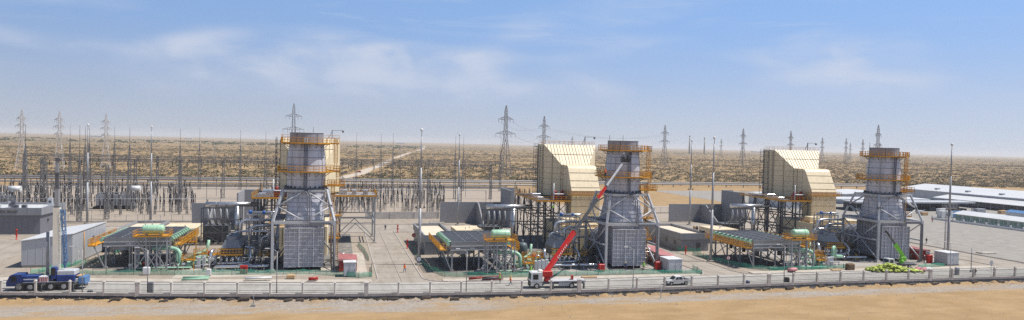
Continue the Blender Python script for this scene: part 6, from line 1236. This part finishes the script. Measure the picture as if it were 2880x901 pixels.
for i, (u, v) in enumerate(((-20,206),(-14,207),(46,206.5),(112,206),(118,207))):
    t = thing('cable_drum', 'wooden cable drum standing by the back road', 'cable drum', (u, v, 0), .4*i, 'cable drums by the back road'); m = MB(); m.tube((0,-.5,.8), (0,.5,.8), .5, 14); m.build('core', BLACK, t)
    for y in (-.55, .55): m = MB(); m.tube((0,y-.05,.8), (0,y+.05,.8), .8, 16); m.build('flange', WOOD, t)
# ================================================================== vehicles
def wheel_mesh(r, w):
    m = MB(); m.tube((0,-w/2,0), (0,w/2,0), r, 18); ty = m.mesh('tyre', TYRE); m = MB(); m.tube((0,-w/2-.02,0), (0,-w/2+.05,0), r*.58, 14); m.tube((0,-w/2-.06,0), (0,-w/2-.02,0), r*.22, 10); return ty, m.mesh('rim', RIM)
def wheels(t, xs, ys, r, w):
    ty, rm = wheel_mesh(r, w)
    for x in xs:
        for s_ in (0, 1): o = link('wheel', ty, t, (x, ys[s_], r)); q = link('rim', rm, o, (0,0,0)); q.rotation_euler = (0, 0, math.pi*s_)
# ---- blue all-terrain crane, facing left
bc = thing('mobile_crane', 'blue four axle mobile crane with tall cream telescopic boom raised', 'mobile crane', (-55.6, 137.2, 0.012)); bc.scale = (.93, 1, 1)
m = MB(); m.box(.3, 12.9, -1.2, 1.2, 1.05, 1.5); m.build('chassis', DARK, bc); m = MB(); m.box(2.75, 12.0, -1.3, 1.3, 1.5, 1.56); m.build('deck', GREYL, bc); m = MB(); m.box(2.9, 11.8, -1.0, 1.0, .45, 1.05); m.build('underframe', BLACK, bc); m = MB(); m.bevbox(11.45, 12.0, -1.2, 1.2, 1.57, 2.0, .05); m.build('rear_locker', GREYL, bc)
m = MB(); m.prism([(0,.9),(0,1.7),(.55,2.75),(.9,2.95),(2.5,2.95),(2.7,2.5),(2.7,.9)], 'y', -1.25, 1.25); cb = m.build('cab', BLUE, bc)
m = MB(); m.slab([(-.02,-1.05,1.75),(-.02,1.05,1.75),(.5,1.05,2.7),(.5,-1.05,2.7)], -.03); m.box(.75, 1.7, -1.28, -1.25, 1.75, 2.65); m.build('window', GLASS, cb)
m = MB(); m.bevbox(2.75, 5.3, -1.2, 1.2, 1.56, 2.65, .08); m.build('engine_box', BLUE, bc); m = MB(); m.box(2.8, 5.2, -1.23, -1.2, 1.95, 2.15); m.build('stripe', WHITE, bc)
m = MB(); m.bevbox(5.35, 6.9, -1.25, .2, 1.56, 2.55, .05); hb = m.build('hook_block_crate', WHITE, bc)
for i in range(5): m = MB(); m.slab([(5.4+.3*i,-1.255,1.6),(5.55+.3*i,-1.255,1.6),(5.75+.3*i-.05,-1.255,2.4),(5.6+.3*i-.05,-1.255,2.4)], .01); m.build('warning_stripe', RED, hb)
m = MB(); m.bevbox(8.3, 11.4, -1.3, 1.3, 1.6, 2.7, .1); m.build('turret', BLUE, bc); m = MB(); m.bevbox(8.3, 11.4, -1.15, 1.15, 2.71, 3.5, .12); m.build('winch_housing', GREYL, bc); m = MB(); m.bevbox(7.3, 8.25, -1.2, -.1, 2.0, 4.1, .1); oc_ = m.build('operator_cab', BLUE, bc); m = MB(); m.box(7.28, 7.3, -1.1, -.2, 2.7, 3.9); m.box(7.4, 8.1, -1.23, -1.2, 2.7, 3.9); m.build('window', GLASS, oc_)
m = MB(); m.lathe([(1.1,1.55),(1.1,1.62)], 18, (9.2,0,0)); m.build('slew_ring', STEEL_D, bc)
m = MB(); m.bevbox(12.0, 13.2, -1.25, 1.25, 1.0, 2.3, .08); m.build('tail_box', BLUEL, bc); m = MB(); m.box(11.5, 12.4, -.8, .9, 2.31, 2.45); m.build('plywood_mat', WOOD, bc)
m = MB(); m.bar((7.85,0,2.9), (7.85,0,14.6), 1.05, .9); m.build('boom_base_section', CREAM, bc); z0 = 14.6
for q, (z1, w_, mm) in enumerate(((18.0,.66,STEEL),(20.6,.56,STEEL_D),(22.9,.48,STEEL))): m = MB(); m.bar((7.85,0,z0), (7.85,0,z1), w_, w_*.9); b = m.build('boom_section', mm, bc); m = MB(); m.bar((7.85,0,z0-.02), (7.85,0,z0+.25), w_+.2, w_+.1); m.build('collar', STEEL_D, b); z0 = z1
m = MB(); m.bevbox(7.55, 8.15, -.3, .3, 22.9, 23.5, .06); m.tube((8.1,-.25,23.2), (8.1,.25,23.2), .3, 12); m.build('boom_head', STEEL_D, bc)
m = MB(); m.lattice((8.9,-.2,14.2), (9.5,-.3,5.0), .6, .45, 9, .075); m.bar((8.7,-.2,14.2), (8.1,0,14.2), .2); m.lattice((9.35,-.3,5.0), (9.4,-.3,3.8), .5, .1, 2, .08); m.build('lattice_jib', BLUEL, bc)
m = MB(); m.tube((6.0,.9,1.6), (6.0,.9,10.2), .3, 10, .28); m.build('luffing_cylinder', STEEL, bc); m = MB(); m.tube((8.2,-.2,23), (8.9,-.3,14.3), .03, 4); m.build('hoist_rope', BLACK, bc)
m = MB(); m.bevbox(6.95, 8.2, .2, 1.2, 1.6, 2.6, .1); m.bevbox(7.0, 7.7, -.9, -.2, 1.6, 2.2, .1); m.build('rope_drum', STEEL_D, bc)
for x in (2.3, 6.4, 11.7):
    for s_ in (-1, 1): m = MB(); m.bar((x,s_*1.2,1.25), (x,s_*2.7,1.25), .3); m.tube((x,s_*2.7,.15), (x,s_*2.7,1.3), .11, 8); m.bevbox(x-.4, x+.4, s_*2.7-.4, s_*2.7+.4, 0, .14, .04); m.build('outrigger', STEEL_D, bc)
wheels(bc, (2.2,4.0,7.4,9.6), (-1.15,1.15), .72, .5)
# ---- red boom truck
rc = thing('boom_truck', 'white cab truck carrying the long red telescopic boom', 'crane truck', (36.6, 126.6, .012), R(-4))
m = MB(); m.box(1.6, 10.8, -.5, .5, .75, 1.05); m.build('chassis', STEEL_D, rc); m = MB(); m.prism([(0,.55),(0,1.6),(.12,3.0),(.35,3.15),(2.2,3.15),(2.3,3.0),(2.3,.55)], 'y', -1.22, 1.22); cb = m.build('cab', WHITE, rc)
m = MB(); m.slab([(-.03,-1.08,1.75),(-.03,1.08,1.75),(.1,1.08,2.85),(.1,-1.08,2.85)], -.03); m.box(.45, 1.5, -1.25, -1.22, 1.8, 2.8); m.build('window', GLASS, cb); m = MB(); m.box(-.06, .0, -1.1, 1.1, .6, 1.35); m.build('grille', BLACK, cb); m = MB(); m.box(-.1, .0, -1.22, 1.22, .35, .6); m.build('bumper', STEEL_D, cb)
for s_ in (-1, 1): m = MB(); m.box(-.1, -.06, s_*.85-.2, s_*.85+.2, .8, 1.05); m.build('headlight', GLASS, cb)
m = MB(); m.hexa([(3.6,-1.25,1.25),(11,-1.25,1.25),(11,1.25,1.25),(3.6,1.25,1.25)], [(3.6,-1.25,1.45),(11,-1.25,1.55),(11,1.25,1.55),(3.6,1.25,1.45)]); m.build('flatbed', GREYL, rc); m = MB(); m.box(5.6, 8.2, -1.2, -.9, .5, 1.2); m.build('tool_locker', GREYL, rc); m = MB(); m.box(8.4, 8.7, -.5, .5, 1.56, 2.3); m.build('rear_stop', RED, rc)
m = MB(); m.lathe([(.75,1.3),(.65,1.9),(.5,2.4)], 14, (3.6,.1,0)); m.bevbox(2.5, 4.5, -.55, .75, 2.2, 3.3, .12); m.build('turret', RED, rc); m = MB(); m.bevbox(1.7, 2.6, -.5, .7, 2.4, 3.5, .15); m.build('counterweight', CREAM, rc)
wheels(rc, (1.2,8.2), (-1.05,1.05), .55, .38); m = MB(); m.box(4.2, 4.5, -1.8, -1.5, 0, 1.1); m.box(10.4, 10.7, -1.7, -1.4, 0, 1.2); m.build('outrigger', STEEL_D, rc, kind='stuff')
P0 = Vector((3.2,.1,2.9)); iv = rc.matrix_basis.inverted(); iv = Matrix.LocRotScale(rc.location, rc.rotation_euler, (1,1,1)).inverted(); P3 = iv @ Vector((62.9, 142.2, 25.0)); dr_ = (P3-P0)
for a, b, w_, mm, nm in ((0,.34,.85,RED,'boom_base_section'),(.34,.62,.56,DARK,'boom_section'),(.62,.74,.52,RED,'boom_section'),(.74,1.0,.36,GREYL,'boom_section')):
    m = MB(); m.bar(P0+dr_*a, P0+dr_*b, w_*.8, w_); s_ = m.build(nm, mm, rc); m = MB(); m.bar(P0+dr_*(b-.012), P0+dr_*b, w_*.95, w_*1.15); m.build('collar', STEEL_D, s_)
up_ = dr_.normalized(); sd = up_.cross(Vector((0,0,1))).normalized()

m = MB(); nrm = sd.cross(up_).normalized()
for q in range(7): c = P0+dr_*(.12+.016*q)+sd*.395; m.bar(c-nrm*.16, c+nrm*.16, .05, .22)
m.build('lettering_band', WHITE, rc, kind='stuff')
bk = thing('man_basket', 'dark man basket hanging on the red crane boom tip against the stack', 'basket', (62.9, 142.0, 24.4)); m = MB(); m.box(-.9, .9, -.7, .7, 0, .1); m.build('floor', DARK, bk); m = MB(); railing(m, [(-.9,-.7),(.9,-.7),(.9,.7),(-.9,.7)], .1, 1.1, True, .35, .07); m.build('guard_rail', DARK, bk); m = MB()
for x, y in ((-.9,-.7),(.9,-.7),(.9,.7),(-.9,.7)): m.bar((x,y,1.2), (0,0,2.1), .05)
m.build('sling', STEEL_D, bk); m = MB(); m.box(-.85, .85, -.72, -.68, .1, .8); m.build('kick_panel', BLACK, bk)
# ---- white pickup facing left
pk = thing('pickup_truck', 'white double cab pickup on the front road', 'pickup', (64.9, 125.2, .012), R(1))
m = MB(); m.prism([(0,.55),(.05,1.0),(1.55,1.15),(5.2,1.12),(5.25,.55),(4.75,.5),(4.55,.8),(3.85,.8),(3.65,.5),(1.45,.48),(1.25,.8),(.55,.8),(.4,.5)], 'y', -.9, .9); bd_ = m.build('body', WHITE, pk)
m = MB(); m.hexa([(1.35,-.86,1.13),(3.75,-.86,1.13),(3.75,.86,1.13),(1.35,.86,1.13)], [(2.1,-.7,1.78),(3.45,-.7,1.78),(3.45,.7,1.78),(2.1,.7,1.78)]); cb = m.build('cab', WHITE, pk)
m = MB(); m.slab([(1.40,-.74,1.2),(1.40,.74,1.2),(2.03,.62,1.72),(2.03,-.62,1.72)], -.03); m.build('windscreen', GLASS, cb)
for x0, x1, a, b in ((1.72,2.55,2.2,2.6),(2.66,3.5,2.7,3.36)):
    for s_ in (-1, 1): m = MB(); m._add([(x0,s_*.865,1.2),(x1,s_*.865,1.2),(b,s_*.735,1.7),(a,s_*.735,1.7)], [(0,1,2,3) if s_ < 0 else (3,2,1,0)]); m.build('side_window', GLASS, cb)
m = MB(); m.box(3.85, 5.1, -.78, .78, 1.08, 1.14); m.build('cargo_bed', DARK, pk); m = MB(); m.bar((3.85,-.75,1.15), (3.85,-.75,1.65), .06); m.bar((3.85,.75,1.15), (3.85,.75,1.65), .06); m.bar((3.85,-.75,1.65), (3.85,.75,1.65), .06); m.bar((3.85,-.75,1.65), (4.6,-.75,1.15), .06); m.bar((3.85,.75,1.65), (4.6,.75,1.15), .06); m.build('roll_bar', BLACK, pk)
for s_ in (-1, 1): m = MB(); m.box(-.02, .06, s_*.68-.18, s_*.68+.18, .82, .98); m.build('headlight', GLASS, pk); m = MB(); m.box(1.65, 1.8, s_*.98-.08, s_*.98+.08, 1.18, 1.36); m.build('mirror', WHITE, pk)
m = MB(); m.box(-.08, .02, -.85, .85, .45, .62); m.build('bumper', STEEL_D, pk); wheels(pk, (.92,4.2), (-.78,.78), .39, .26)
# ---- small green crane truck
gc = thing('small_crane_truck', 'small white truck with lime green telescopic crane behind the yellow sacks', 'crane truck', (128.6, 135.8, .13), R(-3))
m = MB(); m.box(1.3, 8.0, -.5, .5, .6, .85); m.build('chassis', STEEL_D, gc); m = MB(); m.prism([(0,.5),(0,1.3),(.3,2.25),(.5,2.35),(1.7,2.35),(1.75,.5)], 'y', -.95, .95); cb = m.build('cab', WHITE, gc); m = MB(); m.slab([(.02,-.85,1.35),(.02,.85,1.35),(.28,.82,2.15),(.28,-.82,2.15)], -.03); m.box(.5, 1.35, -.98, -.95, 1.35, 2.1); m.build('window', GLASS, cb)
m = MB(); m.box(3.6, 8.1, -1.0, 1.0, .9, 1.1); m.build('flatbed', STEEL_D, gc); wheels(gc, (.9,5.9), (-.85,.85), .42, .3); m = MB(); m.lathe([(.55,1.1),(.5,2.0)], 12, (4.4,0,0)); m.bevbox(4.0, 5.6, -.4, .5, 1.6, 2.7, .1); m.build('turret', LIME, gc)
a, b = Vector((5.1,0,2.4)), Vector((1.0,.2,7.8)); m = MB(); m.bar(a, a.lerp(b,.62), .62, .8); m.build('boom_base_section', LIME, gc); m = MB(); m.bar(a.lerp(b,.62), b, .34, .42); m.build('boom_section', STEEL_D, gc); m = MB(); m.bar(b, b+Vector((-1.2,0,1.2)), .24, .3); m.build('jib', BLACK, gc); m = MB(); m.tube((4.2,0,1.7), a.lerp(b,.45), .1, 8); m.build('luffing_cylinder', SILV, gc)
# ---- distant cars and a tractor on the sand beyond the substation
def car(u, v, lab, mm, rz):
    t = thing('parked_car', lab, 'car', (u, v, float(ground_height(np.array([u]), np.array([v]))[0])), rz); m = MB(); m.prism([(0,.4),(0,.9),(1.1,1.0),(1.7,1.55),(3.3,1.55),(3.9,1.0),(4.4,.95),(4.4,.4)], 'y', -.85, .85); m.build('body', mm, t); m = MB(); m.prism([(1.3,1.02),(1.75,1.48),(3.25,1.48),(3.7,1.02)], 'y', -.87, .87); m.build('window', GLASS, t); wheels(t, (.85,3.5), (-.75,.75), .34, .22)
car(15.5, 590, 'dark red vehicle on the sand beside the sandy track', REDD, .3); car(4, 585, 'dark small vehicle left of the dark red one beyond the substation', DARK, .2)
# ================================================================== people
def figure_mesh(pose):
    P = {'pelvis': (0,0,.95), 'chest': (0,.02,1.32), 'neck': (0,.02,1.50), 'head': (0,-.03,1.66), 'head2': (0,-.03,1.76)}
    hip = {'walk': ((.10,-.02,.92),(.12,-.22,.52),(.11,-.30,.08),(.11,-.46,.04)), 'stand': ((.10,0,.92),(.12,-.03,.50),(.12,.0,.08),(.12,-.16,.03)), 'sit': ((.10,0,.92),(.13,-.35,.75),(.13,-.33,.35),(.13,-.48,.3))}[pose]
    hip2 = {'walk': ((-.10,.02,.92),(-.11,.06,.50),(-.11,.36,.16),(-.11,.26,.06)), 'stand': ((-.10,0,.92),(-.12,-.02,.50),(-.12,.02,.08),(-.12,-.14,.03)), 'sit': ((-.10,0,.92),(-.13,-.35,.75),(-.13,-.33,.35),(-.13,-.48,.3))}[pose]
    armR = {'walk': ((.20,.02,1.42),(.27,.14,1.16),(.26,.02,.93),(.25,-.05,.86)), 'stand': ((.20,.02,1.42),(.27,.02,1.14),(.24,-.14,.96),(.23,-.2,.9)), 'sit': ((.20,.02,1.42),(.28,-.12,1.2),(.2,-.34,1.2),(.18,-.42,1.22))}[pose]
    armL = {'walk': ((-.20,.02,1.42),(-.27,-.10,1.16),(-.25,-.26,.98),(-.24,-.33,.94)), 'stand': ((-.20,.02,1.42),(-.27,.03,1.14),(-.25,-.08,.92),(-.25,-.12,.85)), 'sit': ((-.20,.02,1.42),(-.28,-.12,1.2),(-.2,-.34,1.2),(-.18,-.42,1.22))}[pose]
    V_ = [P['pelvis'], P['chest'], P['neck'], P['head'], P['head2']]; E_ = [(0,1),(1,2),(2,3),(3,4)]; rad = [.155,.165,.06,.095,.075]
    def chain(root, pts, rs_):
        pr2 = root
        for p, r_ in zip(pts, rs_): V_.append(p); E_.append((pr2, len(V_)-1)); rad.append(r_); pr2 = len(V_)-1
        return pr2
    chain(0, hip, (.10,.075,.05,.045)); chain(0, hip2, (.10,.075,.05,.045))
    for arm in (armR, armL):
        e = chain(1, arm, (.07,.055,.04,.038)); hx, hy, hz = V_[e]
        for q in range(4): V_.append((hx+(q-1.5)*.018, hy-.03-.01*(q%2), hz-.07-.012*((q+1)%3))); E_.append((e, len(V_)-1)); rad.append(.010)
        V_.append((hx*.86, hy-.05, hz-.03)); E_.append((e, len(V_)-1)); rad.append(.011)
    me = bpy.data.meshes.new('body'); me.from_pydata(V_, E_, []); o = bpy.data.objects.new('tmp', me); sc.collection.objects.link(o)
    md = o.modifiers.new('skin', 'SKIN'); 
    for sv_, r_ in zip(me.skin_vertices[0].data, rad): sv_.radius = (r_, r_)
    me.skin_vertices[0].data[0].use_root = True; s2 = o.modifiers.new('sub', 'SUBSURF'); s2.levels = 1
    dg = bpy.context.evaluated_depsgraph_get(); out = bpy.data.meshes.new_from_object(o.evaluated_get(dg)); bpy.data.objects.remove(o); return out
BASE = {p: figure_mesh(p) for p in ('walk', 'stand', 'sit')}
def cloth(n, c): return M('cloth_'+n, c, .85, 0, .15, 6)
PANTS = {'blue': cloth('navy', (.03,.04,.10)), 'dark': cloth('dark', (.03,.03,.035)), 'jean': cloth('jean', (.06,.10,.20))}
TOPS = {'orange': cloth('orange', (.85,.17,.03)), 'navy': cloth('navy_top', (.03,.05,.14)), 'lime': cloth('lime', (.30,.65,.06)), 'dark': cloth('dark_top', (.04,.04,.05)), 'red': cloth('red_top', (.55,.05,.05)), 'grey': cloth('grey_top', (.22,.24,.25))}
HELM = {'red': RED, 'orange': FLAG, 'white': WHITE, 'yellow': M('helmet_yellow', (.80,.55,.05), .4, 0, .05, 2), 'none': M('dark_hair', (.02,.016,.012), .8, 0, .1, 4)}
def person(u, v, z, pose, top, pants, helm, lab, rz=0, s_=1.04):
    me = BASE[pose].copy(); me.materials.clear()
    for mm in (PANTS[pants], TOPS[top], SKIN, BLACK): me.materials.append(mm)
    lim = {'sit': .9}.get(pose, .93)
    for p in me.polygons:
        c = p.center; h = math.hypot(c.x, c.y)
        p.material_index = 2 if c.z > 1.5 else (1 if c.z > lim and not (abs(c.x) > .2 and c.z < .99) else (2 if abs(c.x) > .19 and c.z > .7 and pose != 'sit' else (3 if c.z < .1 else 0))); p.use_smooth = True
    t = thing('person', lab, 'person', (u, v, z), rz); t.scale = (s_,)*3; link('body', me, t)
    m = MB(); m.lathe([(.125,1.72),(.12,1.79),(.085,1.86),(.03,1.885)], 12, (0,-.03,0)); 
    if helm != 'none': m.lathe([(.165,1.715),(.17,1.73),(.12,1.74)], 12, (0,-.05,0))
    m.build('helmet' if helm != 'none' else 'hair', HELM[helm], t)
    m = MB()
    for x in (-.035, .035): m.lathe([(.012,1.675),(.012,1.69)], 6, (x,-.118,0))
    m.build('eyes', BLACK, t, kind='stuff'); m = MB(); m.hexa([(-.014,-.12,1.63),(.014,-.12,1.63),(.014,-.11,1.63),(-.014,-.11,1.63)], [(-.008,-.115,1.675),(.008,-.115,1.675),(.008,-.11,1.675),(-.008,-.11,1.675)]); m.build('nose', SKIN, t)
    return t
L90, R90 = R(-90), R(90)
for a in ((14.2,144.9,.015,'walk','orange','jean','red','person in orange vest walking on the side road',R(20)), (14.8,214.3,.02,'stand','navy','blue','white','person in navy with white helmet at the far end of the side road',0), (33.4,128.9,.012,'walk','orange','jean','yellow','person in orange top and jeans walking along the front road',R90), (31.9,131.6,.012,'stand','lime','dark','orange','person with orange helmet bending by the scaffold pipes',R90),
          (55.7,137.8,.13,'walk','red','dark','red','person in red top striding right of the red crane truck',R90), (143.0,124.6,.012,'walk','dark','jean','none','person in dark clothes walking behind the fence at right',L90), (177.5,171.6,.004,'walk','dark','dark','none','person in dark clothes striding on the gravel yard',L90), (236.3,226,.004,'stand','red','dark','none','person in red by the gravel heaps',0), (256,236.4,.004,'stand','red','red' if False else 'dark','red','person in red beside the site container',0),
          (63.2,141.0,.05,'stand','navy','blue','yellow','worker in navy at the foot of the middle exhaust box',0), (67.6,141.0,.05,'stand','lime','dark','yellow','worker in lime vest at the foot of the middle exhaust box',0), (-49.4,140.8,.12,'stand','grey','blue','yellow','worker with yellow helmet behind the blue crane engine',R(30)), (-44.2,139.6,.012,'stand','navy','blue','yellow','worker in navy coveralls at the tail of the blue crane',R(-20)), (40.3,138.6,.13,'stand','lime','dark','yellow','worker in lime behind the red crane turret',0),
          (62.4,142.0,24.5,'stand','grey','dark','white','worker with white helmet in the man basket',0), (63.4,142.1,24.5,'stand','dark','dark','none','worker in dark clothes in the man basket',0), (58.9,144.0,21.0,'stand','orange','dark','orange','worker in orange on the middle stack walkway',0), (52.6,162.2,11.1,'stand','lime','blue','white','worker on top of the middle pipe rack',0), (145.6,141.2,.12,'stand','dark','dark','white','worker with white helmet beside the rightmost exhaust box',0)):
    person(*a)
# extra hoods of the haze: the air itself
m = MB(); m.box(-15800, 15800, -600, 15800, -6, 70); hz = m.build('haze', None, kind='stuff'); hz.data.materials.clear()
hm = bpy.data.materials.new('haze_air'); hm.use_nodes = True; t_ = hm.node_tree; t_.nodes.clear(); ho = t_.nodes.new('ShaderNodeOutputMaterial'); pv = t_.nodes.new('ShaderNodeVolumePrincipled'); pv.inputs['Color'].default_value = (.92, .95, 1.0, 1); pv.inputs['Density'].default_value = 0.000085; pv.inputs['Anisotropy'].default_value = .1; t_.links.new(pv.outputs[0], ho.inputs['Volume']); hz.data.materials.append(hm)
tag(hz, 'pale dusty haze in the air over the desert', 'haze', kind='stuff')
